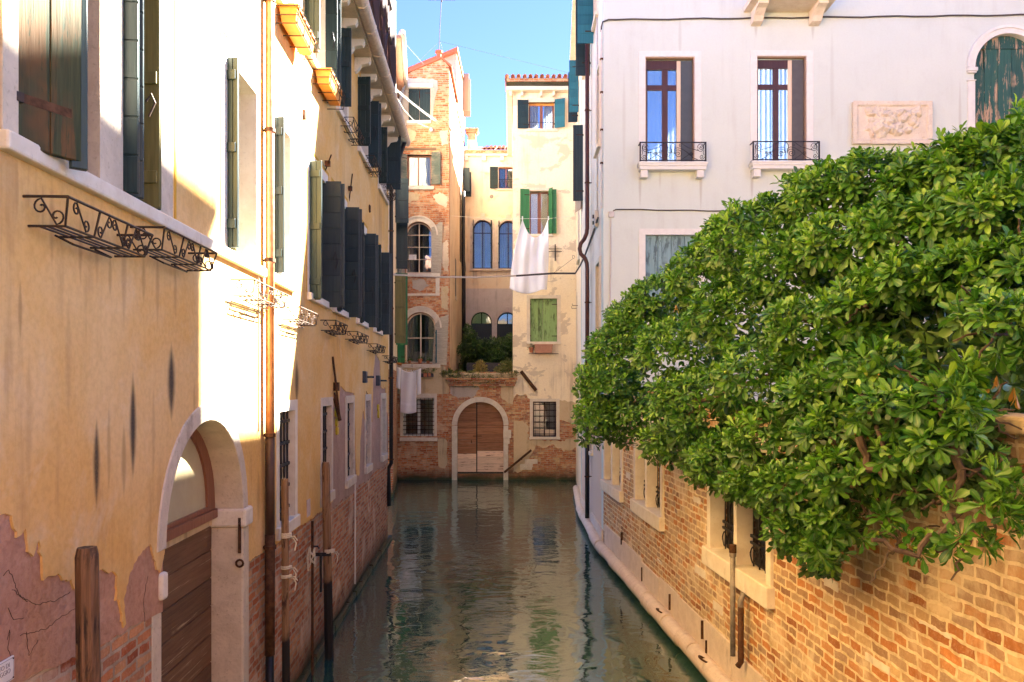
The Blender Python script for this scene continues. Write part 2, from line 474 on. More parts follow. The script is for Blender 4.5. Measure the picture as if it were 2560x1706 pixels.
m_side = plaster('sunny_side_plaster', (0.72, 0.60, 0.45), (0.66, 0.52, 0.36), (0.5, 0.38, 0.26), sc=0.6, streak=0.7, scol=(0.26, 0.16, 0.09), bump=0.4)
def WS(x, y, hw, hh, k, c):
    u, z = W.px(x, y); _, z2 = W.px(x, y + hh); return (u, z, hw * .0096, abs(z - z2), k, c)
m_white = plaster('white_plaster', (0.54, 0.615, 0.585), (0.565, 0.64, 0.605), (0.51, 0.575, 0.54), sc=0.6, streak=0.22, scol=(0.36, 0.36, 0.33), bump=0.10, mottle=0.35, stains=[WS(x, y, w, h, k, (0.27, 0.25, 0.22)) for x, y, w, h, k in [(1600, 455, 5, 70, .45), (1752, 455, 5, 80, .5), (1650, 440, 4, 40, .3), (1880, 450, 5, 60, .45), (1620, 700, 4, 60, .3), (1598, 640, 3, 50, .3), (2135, 395, 5, 45, .4), (2320, 392, 5, 40, .4), (2230, 385, 4, 30, .3), (1700, 95, 6, 60, .25), (1890, 60, 6, 40, .4), (2032, 60, 6, 45, .4), (2400, 300, 5, 120, .3), (1560, 300, 6, 150, .2), (2080, 200, 7, 150, .18)]])
m_whiteS = plaster('white_plaster_weathered', (0.78, 0.71, 0.62), (0.76, 0.66, 0.54), (0.70, 0.56, 0.43), sc=0.5, streak=0.5, scol=(0.45, 0.33, 0.25), bump=0.25, low=(3.0, 5.5, (0.62, 0.45, 0.32)))
m_cream2 = plaster('pale_cream_plaster', (0.80, 0.70, 0.54), (0.76, 0.66, 0.50), sc=0.5, streak=0.3, scol=(0.45, 0.35, 0.25), bump=0.2)
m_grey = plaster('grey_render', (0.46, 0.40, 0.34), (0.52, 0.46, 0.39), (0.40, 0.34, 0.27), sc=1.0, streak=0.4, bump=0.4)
m_tan = plaster('tan_render', (0.58, 0.46, 0.29), (0.62, 0.50, 0.33), (0.52, 0.37, 0.19), sc=1.0, streak=0.7, scol=(0.1, 0.08, 0.06), bump=0.5)
m_stone = stone('istrian_stone', (0.72, 0.66, 0.56), (0.62, 0.54, 0.43))
m_stoneP = stone('pinkish_stone', (0.62, 0.53, 0.41), (0.50, 0.42, 0.32), dk=0.6, bump=0.6)
m_stoneW = stone('white_stone', (0.72, 0.66, 0.55), (0.64, 0.56, 0.44), dk=0.3, bump=0.15)
m_stoneK = stone('kerb_stone', (0.66, 0.56, 0.46), (0.56, 0.46, 0.37), dk=0.45, wet=True)
m_relief = stone('carved_stone', (0.64, 0.60, 0.50), (0.58, 0.52, 0.42), dirt=(0.36, 0.2, 0.1), dk=0.6)
m_tile = plain('roof_tile', (0.46, 0.25, 0.17), (0.34, 0.19, 0.14), 0.9, 5)
m_tileR = plain('red_roof_edge', (0.52, 0.14, 0.07), (0.4, 0.13, 0.08), 0.9, 5)
m_teal = wood('dark_teal_paint', (0.009, 0.021, 0.024), (0.014, 0.030, 0.033), rough=0.42)
m_tealW = wood('faded_teal_paint', (0.012, 0.022, 0.027), (0.02, 0.034, 0.038), wear=(0.04, 0.052, 0.055), wk=0.4, rough=0.5)
m_tealB = wood('bright_teal_paint', (0.012, 0.085, 0.115), (0.015, 0.105, 0.14), rough=0.45)
m_tealP = wood('pale_teal_paint', (0.115, 0.205, 0.235), (0.15, 0.25, 0.28), wear=(0.09, 0.16, 0.19), wk=0.5, rough=0.6)
m_olive = wood('olive_and_sunlit_paint', (0.09, 0.085, 0.03), (0.13, 0.12, 0.045), rough=0.55)  # sunlit yellow put into the near shutter leaves; plain olive on the far house
m_green = wood('green_paint', (0.02, 0.115, 0.045), (0.03, 0.14, 0.055), rough=0.5)
m_greenP = wood('worn_green_paint', (0.135, 0.24, 0.09), (0.19, 0.30, 0.13), wear=(0.10, 0.16, 0.06), wk=0.5, rough=0.65)
m_greenD = wood('peeling_green_paint', (0.012, 0.055, 0.05), (0.018, 0.07, 0.062), wear=(0.5, 0.36, 0.24), wk=0.36, rough=0.55)
m_weather = wood('weathered_boards', (0.010, 0.018, 0.007), (0.030, 0.034, 0.014), wear=(0.11, 0.06, 0.02), wk=0.5, rough=0.75, bump=0.6, gs=(26, 26, 1.2))
m_greyw = wood('silvery_old_wood', (0.40, 0.36, 0.29), (0.26, 0.24, 0.20), wear=(0.55, 0.5, 0.42), wk=0.6, rough=0.85, gs=(6, 6, 40), bump=0.6)
m_greyt = wood('flaking_dark_paint', (0.05, 0.07, 0.06), (0.08, 0.10, 0.085), wear=(0.26, 0.24, 0.19), wk=0.7, rough=0.8, gs=(10, 10, 24))
m_brownp = wood('brown_shutter_paint', (0.22, 0.16, 0.12), (0.27, 0.2, 0.15), rough=0.6)
m_door = wood('old_door_planks', (0.085, 0.042, 0.022), (0.13, 0.068, 0.036), wear=(0.5, 0.38, 0.24), wk=0.12, rough=0.7, gs=(4, 1.4, 30), bump=0.5)
m_gate = wood('gate_planks', (0.19, 0.085, 0.042), (0.29, 0.14, 0.075), wear=(0.42, 0.28, 0.19), wk=0.2, rough=0.8, gs=(2.0, 6, 26), bump=0.4)
m_gateP = wood('faded_gate_planks', (0.66, 0.50, 0.38), (0.55, 0.40, 0.29), wear=(0.3, 0.12, 0.08), wk=0.35, rough=0.85, gs=(2.0, 6, 22), bump=0.5)
m_frame = wood('brown_window_frame', (0.15, 0.055, 0.03), (0.19, 0.075, 0.04), rough=0.4)
m_frameD = wood('dark_brown_frame', (0.038, 0.017, 0.018), (0.05, 0.024, 0.023), rough=0.4)
m_framew = wood('pale_window_frame', (0.45, 0.38, 0.30), (0.55, 0.46, 0.36), rough=0.6)
m_pole = wood('mooring_wood', (0.075, 0.038, 0.019), (0.165, 0.092, 0.05), wear=(0.03, 0.018, 0.012), wk=0.45, rough=0.8, gs=(34, 34, 1.6), bump=0.7)
m_poleT = wood('mooring_wood_tarred', (0.12, 0.066, 0.035), (0.21, 0.13, 0.075), wear=(0.06, 0.03, 0.02), wk=0.3, rough=0.8, gs=(34, 34, 1.6), bump=0.6, lowdark=1.22)
m_altana = wood('terrace_timber', (0.022, 0.009, 0.008), (0.035, 0.015, 0.012), rough=0.6)
m_beam = wood('dark_oak_beam', (0.11, 0.065, 0.04), (0.17, 0.11, 0.07), rough=0.8, gs=(2, 8, 30))
m_iron = metal('wrought_iron', (0.035, 0.026, 0.022), (0.075, 0.045, 0.03))
m_ironB = metal('black_iron', (0.018, 0.018, 0.022), (0.035, 0.035, 0.042), 0.5, 0.4)
m_rust = metal('rusty_iron', (0.10, 0.045, 0.02), (0.05, 0.025, 0.015), 0.75, 0.4)
m_copper = metal('copper_pipe', (0.52, 0.24, 0.12), (0.62, 0.31, 0.17), 0.4, 0.55)
m_pipeBr = metal('brown_pipe', (0.075, 0.03, 0.026), (0.10, 0.042, 0.036), 0.4, 0.2)
m_pipeD = metal('dark_pipe', (0.05, 0.028, 0.02), (0.075, 0.042, 0.03), 0.5, 0.2)
m_pipeK = metal('black_pipe', (0.014, 0.013, 0.013), (0.024, 0.022, 0.02), 0.4, 0.2)
m_pipeG = metal('grey_pipe', (0.28, 0.25, 0.21), (0.20, 0.17, 0.14), 0.6, 0.3)
m_gutter = metal('painted_gutter', (0.74, 0.62, 0.50), (0.62, 0.50, 0.40), 0.6, 0.1)
m_zinc = metal('zinc_pipe', (0.45, 0.46, 0.46), (0.36, 0.37, 0.37), 0.5, 0.5)
m_terra = plain('terracotta', (0.48, 0.19, 0.10), (0.38, 0.15, 0.08), 0.85)
m_terraP = plain('pale_terracotta', (0.52, 0.28, 0.19), (0.44, 0.22, 0.15), 0.8)
m_orange = plain('orange_planter', (0.72, 0.30, 0.06), (0.62, 0.24, 0.05), 0.5)
m_sheet = cloth('white_cotton', (0.90, 0.91, 0.94), (0.87, 0.88, 0.92))
m_curtain = cloth('curtain_cloth', (0.75, 0.74, 0.72), (0.66, 0.66, 0.66), 0.4)
m_rope = plain('pale_rope', (0.62, 0.56, 0.44), (0.5, 0.44, 0.34), 0.9, 40)
m_ropeW = plain('white_rope', (0.78, 0.75, 0.68), (0.68, 0.64, 0.56), 0.9, 40)
m_cable = plain('dark_cable', (0.06, 0.055, 0.055), (0.09, 0.08, 0.075), 0.7)
m_conduit = plain('grey_conduit', (0.58, 0.56, 0.54), (0.5, 0.48, 0.46), 0.6)
m_plastic = plain('grey_plastic', (0.55, 0.53, 0.5), (0.45, 0.43, 0.4), 0.5)
m_lampblk = plain('dark_plastic', (0.03, 0.035, 0.045), (0.05, 0.055, 0.065), 0.4)
m_brass = metal('yellow_vent', (0.62, 0.48, 0.05), (0.5, 0.37, 0.04), 0.45, 0.3)
m_sign = plain('sign_white', (0.74, 0.72, 0.68), (0.66, 0.63, 0.58), 0.45)
m_ink = plain('faded_ink', (0.34, 0.32, 0.31), rough=0.6)
m_paper = plain('paper_white', (0.78, 0.78, 0.78), rough=0.7)
m_tag = plain('pinkish_plate', (0.6, 0.47, 0.42), rough=0.6)
m_glass = glass('window_glass')
m_glassR = glass('mirroring_glass', (0.6, 0.66, 0.7), 0.06)
m_glassB = glass('bright_sky_glass', (0.55, 0.62, 0.68), 0.42)
m_frost = plain('dusty_pane', (0.46, 0.40, 0.24), (0.40, 0.34, 0.2), 0.25, 3, 0.5)
m_blind = plain('slate_blind', (0.055, 0.072, 0.088), (0.065, 0.08, 0.095), 0.6)
m_blindG = plain('charcoal_blind', (0.078, 0.076, 0.078), (0.09, 0.088, 0.088), 0.6)
m_white2 = plain('white_paint', (0.66, 0.68, 0.65), (0.61, 0.63, 0.6), 0.6)
m_soil = plain('garden_soil', (0.06, 0.045, 0.03), (0.035, 0.028, 0.02), 0.95)
m_bark = stone('bark', (0.055, 0.036, 0.024), (0.1, 0.07, 0.05), dirt=(0.02, 0.014, 0.01), bump=0.8)

def leafmat(name, stops, rib, tr=0.24, rough=0.4, spec=0.4):
    g = NT(name)
    rnd = g.n('NewGeometry').outputs['Random Per Island']
    col = g.ramp(rnd, stops)
    at = g.n('Attribute', attribute_name='rib').outputs['Fac']
    col = g.mix(g.ma('MULTIPLY', g.ma('POWER', at, 10.0), 0.3), col, rib)
    col = g.mix(g.mr(g.noise(g.obj(), 1.3, 3), 0.35, 0.7, 0, 0.35), col, g.mix(1.0, col, (1.15, 1.1, 0.7), 'MULTIPLY'))
    p = g.n('BsdfPrincipled', {'Base Color': col, 'Roughness': rough, 'Specular IOR Level': spec})
    t = g.n('BsdfTranslucent', {'Color': g.mix(1.0, col, (1.0, 1.5, 0.35), 'MULTIPLY')})
    mx = g.n('MixShader', {0: tr, 1: p.outputs[0], 2: t.outputs[0]})
    g.t.links.new(mx.outputs[0], g.out.inputs[0]); return g.m
m_leaf = leafmat('pittosporum_leaf', [(0.0, (0.018, 0.08, 0.014)), (0.35, (0.036, 0.13, 0.015)), (0.7, (0.064, 0.175, 0.015)), (0.92, (0.10, 0.22, 0.018)), (1.0, (0.15, 0.28, 0.025))], (0.34, 0.42, 0.12))
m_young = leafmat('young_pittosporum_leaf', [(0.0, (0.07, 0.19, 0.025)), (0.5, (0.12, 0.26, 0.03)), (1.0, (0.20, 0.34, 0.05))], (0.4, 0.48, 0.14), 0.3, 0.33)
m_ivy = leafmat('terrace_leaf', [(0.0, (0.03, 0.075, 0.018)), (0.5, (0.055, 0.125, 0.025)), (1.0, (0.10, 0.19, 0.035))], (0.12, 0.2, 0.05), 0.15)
m_weed = leafmat('weed_leaf', [(0.0, (0.06, 0.10, 0.02)), (0.5, (0.11, 0.15, 0.03)), (0.8, (0.22, 0.19, 0.06)), (1.0, (0.36, 0.25, 0.1))], (0.2, 0.2, 0.08), 0.2)
m_dead = leafmat('dried_leaf', [(0.0, (0.45, 0.2, 0.04)), (1.0, (0.6, 0.32, 0.07))], (0.5, 0.3, 0.1), 0.3)
m_straw = leafmat('straw', [(0.0, (0.34, 0.24, 0.09)), (1.0, (0.5, 0.38, 0.17))], (0.5, 0.4, 0.2), 0.3)
m_fruit = plain('green_fruit', (0.28, 0.34, 0.04), (0.22, 0.3, 0.03), 0.4)

# water
def water_mat():
    g = NT('canal_water'); co = g.obj()
    x, y, z = g.xyz(co)
    a = g.noise(g.vec(g.ma('MULTIPLY', x, 1.1), g.ma('MULTIPLY', y, 1.5)), 1.15, 2, 0.5, 0.6)
    b = g.noise(g.vec(g.ma('MULTIPLY', x, 1.0), g.ma('MULTIPLY', y, 2.0)), 3.6, 3, 0.5, 1.0)
    c = g.noise(co, 0.35, 2)
    h = g.ma('ADD', a, g.ma('MULTIPLY', b, g.mr(c, 0.35, 0.65, 0.05, 0.26)))
    # milky green water body: scattering is stronger where silt hangs
    col = g.mix(g.mr(g.noise(co, 0.5, 3), 0.3, 0.7), (0.020, 0.066, 0.048), (0.034, 0.088, 0.058))
    p = g.n('BsdfPrincipled', {'Base Color': col, 'Roughness': 0.03, 'IOR': 3.2, 'Specular IOR Level': 0.6,
                               'Normal': g.bump(h, 0.15, 0.13)})
    g.t.links.new(p.outputs[0], g.out.inputs[0]); return g.m
m_water = water_mat()
wat = MB(); wat.quad((-150, -60, 0), (150, -60, 0), (150, 220, 0), (-150, 220, 0))
tag(wat.build('water', m_water), kind='structure')
# ------------------------------------------------------------------ kit of building parts
def glazing(fr, rt, u0, u1, z0, z1, y=0.16, mat=None, arch=False, cols=2, rows=(), bar=0.05, fw=0.06, gl=None, split=None, curtain=None, name='window', bt=0.04):
    """window part = its wooden frame; sub-parts pane and curtain"""
    mat = mat or m_frame; gl = gl or m_glass
    r = (u1 - u0) / 2; zs = z1 - r if arch else z1
    b = MB(fr)
    if arch:
        out = archp(u0, u1, z0, zs); inn = archp(u0 + fw, u1 - fw, z0 + fw, zs)
    else:
        out = rectp(u0, u1, z0, z1); inn = rectp(u0 + fw, u1 - fw, z0 + fw, z1 - fw)
    b.prism(out, y, y + 0.06, [inn])
    w = u1 - u0
    vs = [u0 + w * i / cols for i in range(1, cols)] if split is None else split
    for k, v in enumerate(vs):
        b.box(v - bar / 2 - 0.003, v + bar / 2 + 0.003, y - 0.008, y + 0.056, z0 + fw * 0.5, (z1 - fw * 0.6))
    for q in rows:
        zz = z0 + (z1 - z0) * q
        b.box(u0 + fw * 0.5, u1 - fw * 0.5, y - 0.004, y + 0.05, zz - bt / 2, zz + bt / 2)
    f = b.build(name, mat, rt)
    MB(fr).prism(inn, y + 0.024, y + 0.03).build('pane', gl, f)
    if curtain:
        c = MB(fr); n = 40; c0, c1 = u0 + 0.05, u1 - 0.05
        pr = [(c0 + (c1 - c0) * i / n, y + 0.16 + 0.025 * math.sin(i * 1.35) + 0.012 * math.sin(i * 3.1)) for i in range(n + 1)]
        for (a, ya), (b2, yb) in zip(pr[:-1], pr[1:]):
            if curtain == 'sides' and 0.36 < (a - c0) / (c1 - c0) < 0.62: continue
            c.quad((a, ya, z0 + 0.05), (b2, yb, z0 + 0.05), (b2, yb, z1 - 0.05), (a, ya, z1 - 0.05))
        c.build('curtain', m_curtain, f, smooth=True, recalc=False)
    return f

def casing(fr, rt, u0, u1, z0, z1, w=0.14, y=-0.036, dp=0.21, mat=None, sill=True, sw=0.1, sp=0.09, arch=False, head=None, name='window_surround', sx=0.16):
    mat = mat or m_stone; e = 0.005
    b = MB(fr)
    if arch:
        r = (u1 - u0) / 2
        b.prism(archp(u0 - w, u1 + w, z0, z1 - r), y, dp, [archp(u0 + e, u1 - e, z0 + 0.002, z1 - r)])
    else:
        b.prism(rectp(u0 - w, u1 + w, z0, z1 + (head or w)), y, dp, [rectp(u0 + e, u1 - e, z0 + 0.002, z1 - e)])
    o = b.build(name, mat, rt, bevel=0.008)
    if sill:
        MB(fr).box(u0 - sx, u1 + sx, -sp, dp + 0.04, z0 - sw, z0 + 0.004).build('sill', mat, rt, bevel=0.012)
    return o

def leaf(fr, rt, u, y, ang, w, z0, z1, mat, t=0.035, horiz=False, n=3, battens=True, hardware=True, name='shutter', prot=None):
    """one shutter leaf hinged at (u,y); ang 0 = along +u, 90 = straight out, 180 = along -u"""
    a = R(ang); d = Vector((math.cos(a), -math.sin(a), 0)); nn = Vector((-d.y, d.x, 0))
    b = MB(fr); g = 0.013 if horiz else 0.008
    o = Vector((u, y, z0)) - nn * t / 2
    b.obox(o + nn * 0.008, d * w, nn * (t - 0.016), Vector((0, 0, z1 - z0)))
    if horiz:
        m = max(3, int((z1 - z0) / 0.24))
        for i in range(m):
            h = (z1 - z0) / m
            b.obox(o + Vector((0, 0, h * i + g / 2)) + d * 0.004, d * (w - 0.008), nn * t, Vector((0, 0, h - g)))
    else:
        for i in range(n):
            ww = w / n
            b.obox(o + d * (ww * i + g / 2) + Vector((0, 0, 0.003)), d * (ww - g), nn * t, Vector((0, 0, z1 - z0 - 0.006)))
        if battens:
            for q in (0.1, 0.5, 0.88):
                b.obox(o - nn * 0.018 + d * 0.02 + Vector((0, 0, (z1 - z0) * q)), d * (w - 0.04), nn * 0.018, Vector((0, 0, 0.09)))
    s = b.build(name, mat, rt, bevel=0.004)
    if hardware:
        h = MB(fr)
        for q in (0.12, 0.86):
            zz = (z1 - z0) * q
            h.obox(o + nn * (t + 0.001) + d * 0.0 + Vector((0, 0, zz)), d * min(0.22, w * 0.7), nn * 0.006, Vector((0, 0, 0.035)))
            h.obox(o - nn * 0.026 + d * (-0.02) + Vector((0, 0, zz)), d * 0.05, nn * 0.03, Vector((0, 0, 0.05)))
        h.build('hinge', m_iron, s)
    return s

def vstack(fr, rt, u, side, p, z0, z1, mat, mat2=None, y0=0.06, horiz=True):
    """two-panel Venetian shutter folded open: two boards standing straight out from the wall"""
    w = p + y0
    s = leaf(fr, rt, u, y0, 90, w, z0, z1, mat, horiz=horiz)
    leaf(fr, rt, u + side * 0.062, y0 - 0.05, 90 + side * -7, w * 0.96, z0 + 0.01, z1 - 0.01, mat2 or mat, horiz=not horiz, hardware=False)
    h = MB(fr); h.tube([(u - side * 0.03, -p * 0.55, z0 + 0.75), (u - side * 0.05, -p * 0.7, z0 + 0.85), (u - side * 0.04, -p * 0.8, z0 + 0.72), (u - side * 0.03, -p * 0.7, z0 + 0.6)], 0.008, 5)
    h.build('hook', m_ironB, s)
    return s

def grille(fr, rt, u0, u1, z0, z1, y=0.03, nv=5, nh=5, r=0.011, mat=None, wavy=False):
    b = MB(fr); mat = mat or m_ironB
    for i in range(nv):
        u = u0 + (u1 - u0) * (i + 0.5) / nv
        b.tube([(u, y, z0), (u, y, z1)], r, 6)
    for i in range(nh):
        z = z0 + (z1 - z0) * (i + 0.5) / nh
        b.box(u0, u1, y - r * 1.15, y + r * 1.15, z - r * 1.6, z + r * 1.6)
    if wavy:
        n = 24
        for ph in (0, PI):
            b.tube([(u0 + (u1 - u0) * i / n, y - 0.012, z0 + 0.14 + 0.1 * math.sin(i / n * PI * 5 + ph)) for i in range(n + 1)], r * 0.8, 5)
        b.box(u0, u1, y - 0.016, y + 0.016, z0 + 0.27, z0 + 0.3)
    return b.build('grille', mat, rt)

def dark_opening(fr, rt, u0, u1, z0, z1, y=0.2):
    return glazing(fr, rt, u0, u1, z0, z1, y=y, mat=m_frameD, cols=2)

def shell(fr, u0, u1, z0, z1, dep, th=0.35, top=True):
    """side, back and roof faces closing a wall into a house"""
    b = MB(fr)
    b.quad((u0, th, z0), (u0, dep, z0), (u0, dep, z1), (u0, th, z1))
    b.quad((u1, th, z0), (u1, th, z1), (u1, dep, z1), (u1, dep, z0))
    b.quad((u0, dep, z0), (u1, dep, z0), (u1, dep, z1), (u0, dep, z1))
    if top: b.quad((u0, th, z1), (u1, th, z1), (u1, dep, z1), (u0, dep, z1))
    return b

def tiles(fr, u0, u1, y0, y1, z0, z1, pitch=0.2, r=0.075, n=6):
    """rows of half-round clay tiles running down a slope from (y1,z1) to (y0,z0)"""
    b = MB(fr); m = int((u1 - u0) / pitch); L_ = math.hypot(y1 - y0, z1 - z0); k = max(1, int(L_ / 0.42))
    for i in range(m + 1):
        u = u0 + (u1 - u0) * i / m + random.uniform(-.015, .015)
        for j in range(k):
            t0 = j / k; t1 = (j + 1.12) / k
            ya, za = y0 + (y1 - y0) * t0, z0 + (z1 - z0) * t0
            yb, zb = y0 + (y1 - y0) * min(t1, 1), z0 + (z1 - z0) * min(t1, 1)
            rr = r * random.uniform(.92, 1.08); bb = len(b.v)
            for (yy, zz, q) in ((ya, za + 0.02, rr), (yb, zb, rr * 0.85)):
                for a in range(n + 1):
                    an = PI * a / n
                    b.v.append((u + q * math.cos(an), yy, zz + q * math.sin(an)))
                for a in range(n + 1):
                    an = PI * (n - a) / n
                    b.v.append((u + (q - .014) * math.cos(an), yy, zz + (q - .014) * math.sin(an)))
            h = 2 * (n + 1)
            for a in range(h):
                a2 = (a + 1) % h
                b.f.append([bb + a, bb + a2, bb + h + a2, bb + h + a])
            b.f.append([bb + a for a in range(h)])
    return b

def pipe(fr, rt, pts, r, mat, name='drainpipe', clamps=(), n=10):
    o = MB(fr).tube(pts, r, n).build(name, mat, rt, smooth=True)
    if clamps:
        c = MB(fr)
        for (u, y, z) in clamps:
            c.tube([(u, y, z - 0.02), (u, y, z + 0.02)], r * 1.25, n)
            c.box(u - 0.01, u + 0.01, y, 0.02, z - 0.012, z + 0.012)
        c.build('clamp', m_rust, o)
    return o
# ================================================================== LEFT BANK: ochre house
lo = L.w(10, 0, 0)
left = root('canal_house', 'long ochre plastered canal house on the left with peeling lower wall and stone water door', 'house', (lo.x, lo.y, 0))
ARC = archp(5.92, 7.83, -1.0, 2.744)
first = [(4.03, 4.90), (5.20, 5.80), (7.37, 8.30), (8.92, 9.76), (10.86, 11.98), (12.62, 13.7), (14.95, 16.05), (17.3, 18.35)]
ground = [(9.22, 10.0), (11.7, 12.4), (13.84, 14.5), (16.08, 16.68), (18.58, 19.3)]
upper = [(9.1, 9.95), (10.7, 11.9), (12.95, 13.85), (15.15, 16.3), (18.0, 19.35)]
SZ, ST = 5.30, 7.15          # first-floor sill and head
holes = [rectp(a, b, SZ, ST) for a, b in first] + [rectp(a, b, 2.31, 3.69) for a, b in ground] + [rectp(a, b, 8.68, 10.02) for a, b in upper] + [ARC]
UA, UB = -4.0, 19.92
MB(L).prism(rectp(UA, UB, -1.0, 10.3), 0.0, 0.36, holes).build('brick_wall', m_brickL, left)
shell(L, UA, UB, -1.0, 10.3, 9.0, 0.36).build('rear_wall', m_ochre, left)
# plaster skin with the peeled edge traced along the wall
edge_px = [(0, 1284), (18, 1290), (30, 1345), (52, 1322), (58, 1380), (72, 1392), (86, 1350), (95, 1420), (97, 1452), (118, 1440), (134, 1434), (146, 1452), (168, 1448), (176, 1474), (196, 1474),
           (215, 1430), (242, 1424), (262, 1434), (272, 1428), (284, 1440), (280, 1502), (288, 1500), (300, 1570), (306, 1560), (300, 1500), (316, 1432), (336, 1392), (358, 1368), (368, 1360), (384, 1425), (394, 1432), (402, 1380)]
ez = L.pp(edge_px)
lowline = [(UA, 3.2), (2.0, 3.3)] + ez
low1 = rough_line(lowline[2:], 0.03, 0.012, 3)
arcR = [(5.92, 2.70)] + list(reversed(archp(5.92, 7.83, 2.744, 2.744)[2:]))[1:] + [(7.83, 2.30)]
edge2 = [L.px(x, y) for x, y in [(608, 1410), (640, 1388), (685, 1362)]]
tail = rough_line([(7.83, 2.17)] + edge2[1:] + [(9.15, 2.12)], 0.05, 0.012, 5)
tail2 = rough_line([(10.05, 2.12), (10.7, 2.10), (11.6, 2.10), (12.55, 2.12), (12.56, 3.85), (13.0, 3.4), (13.2, 4.0), (13.7, 3.9)], 0.07, 0.02, 6)
tail3 = rough_line([(14.62, 3.86), (14.75, 3.0), (14.9, 2.25), (15.25, 2.25), (15.35, 2.9), (15.7, 3.5), (15.95, 3.3), (16.1, 3.9)], 0.07, 0.03, 7)
tail4 = rough_line([(16.75, 3.7), (17.0, 3.2), (17.15, 4.2), (17.5, 4.75), (18.3, 4.6), (18.45, 4.05), (18.6, 3.95), (19.35, 3.95), (19.5, 3.4), (UB, 3.2)], 0.07, 0.03, 8)
outer = [(UA, 3.2), (2.0, 3.3)] + low1 + arcR + tail + tail2 + tail3 + tail4 + [(UB, 10.28), (UA, 10.28)]
ph = [rectp(a, b, SZ, ST) for a, b in first] + [rectp(a, b, 8.68, 10.02) for a, b in upper]
ph += [rectp(a, b, 2.31, 3.69) for a, b in ground[:2]]
# windows whose lower edge is cut by the plaster border are left out of the hole list and bridged by mauve render
MB(L).prism(outer, -0.026, 0.0, ph, back=False).build('plaster_coat', m_ochre, left)
pk = rough_line([(UA, 2.35), (4.2, 2.42)] + L.pp([(160, 1655), (250, 1612), (330, 1565), (403, 1530)]), 0.06, 0.012, 9) + [(5.92, 3.3), (5.0, 3.5), (UA, 3.6)]
MB(L).prism(pk, -0.012, 0.0, [], back=False).build('pink_undercoat', m_pink, left)
mv = rough_line([(12.5, 1.98), (13.3, 2.0), (14.5, 1.97), (15.3, 2.03), (16.4, 1.98), (17.6, 2.06), (19.0, 2.0), (UB, 2.02)], 0.08, 0.03, 10) + [(UB, 4.4), (18.6, 4.9), (17.0, 4.8), (16.7, 4.1), (12.5, 4.1)]
MB(L).prism(mv, -0.012, 0.0, [rectp(a, b, 2.31, 3.69) for a, b in ground[2:]], back=False).build('mauve_undercoat', m_mauve, left)
# crack lines in the pink coat
ck = MB(L)
for pts in ([(8, 1440), (22, 1425), (38, 1460), (48, 1490), (70, 1500)], [(20, 1520), (34, 1550), (60, 1545)], [(30, 1475), (62, 1500), (95, 1512), (140, 1502), (175, 1480)],
            [(50, 1590), (80, 1582), (120, 1570), (150, 1545), (190, 1520)], [(18, 1600), (24, 1575), (20, 1625), (28, 1650)], [(370, 1440), (358, 1500), (362, 1555)], [(66, 1580), (72, 1640), (95, 1600)]):
    P = [L.px(x, y, -0.0125) for x, y in pts]
    ck.tube([(u, -0.0125, z) for u, z in rough_line(P, 0.02, 0.006, len(pts))], 0.002, 4)
ck.build('plaster_crack', m_rust, left, split=True)
# water door: stone arch, jambs, imposts
ar = MB(L)
zs = 2.744; uc, ri = 6.875, 0.955
ring_o = arc(uc, zs, ri + 0.15, PI, 0, 22); ring_i = arc(uc, zs, ri - 0.006, 0, PI, 22)
ar.prism(ring_o + ring_i, -0.04, 0.30)
do = ar.build('door_surround', m_stoneP, left, bevel=0.012)
jb = MB(L)
jb.box(7.824, 8.03, -0.035, 0.30, -0.6, 2.56); jb.box(5.74, 5.926, -0.006, 0.30, -0.6, 2.30)
jb.build('jamb', m_stoneP, do, bevel=0.02, split=True)
im = MB(L); im.box(7.80, 8.06, -0.07, 0.32, 2.56, 2.75); im.box(5.84, 5.945, -0.05, 0.32, 2.36, 2.57)
im.build('impost', m_stone, do, bevel=0.025, split=True)
ir = MB(L); ir.box(7.80, 7.812, -0.02, 0.01, 2.3, 2.66); ir.tube([(7.79, -0.01 + .035 * math.cos(a), 2.2 + .035 * math.sin(a)) for a in [i * PI / 6 for i in range(13)]], 0.012, 6)
ir.build('mooring_ring', m_rust, do, split=True)
# the door itself
dd = MB(L); zb = -0.8; k = 0
while zb < 2.56:
    h = 0.285; z2 = min(zb + h, 2.60)
    dd.box(6.0, 6.30, 0.28, 0.33, zb + .006, z2 - .006); dd.box(6.37, 7.84, 0.285, 0.33, zb + .006, z2 - .006)
    zb += h
dd.box(5.93, 7.84, 0.30, 0.36, -0.8, 2.62)
dr = dd.build('door', m_door, left, bevel=0.006)
MB(L).box(6.29, 6.385, 0.235, 0.29, -0.8, 2.60).build('door_post', m_frameD, dr, bevel=0.01)
MB(L).box(5.93, 7.84, 0.27, 0.335, 2.585, 2.66).build('weather_board', m_tan, dr, bevel=0.006)
fan = MB(L)
fan.prism(archp(5.94, 7.81, 2.665, 2.80), 0.24, 0.30, [archp(6.03, 7.60, 2.80, 2.83)])
fan.box(6.27, 6.37, 0.228, 0.292, 2.68, 3.45); fan.box(5.95, 7.8, 0.21, 0.30, 2.668, 2.76)
fn = fan.build('fanlight', m_frame, left, bevel=0.006)
MB(L).prism(archp(6.0, 7.63, 2.79, 2.83), 0.262, 0.27).build('pane', m_frost, fn)

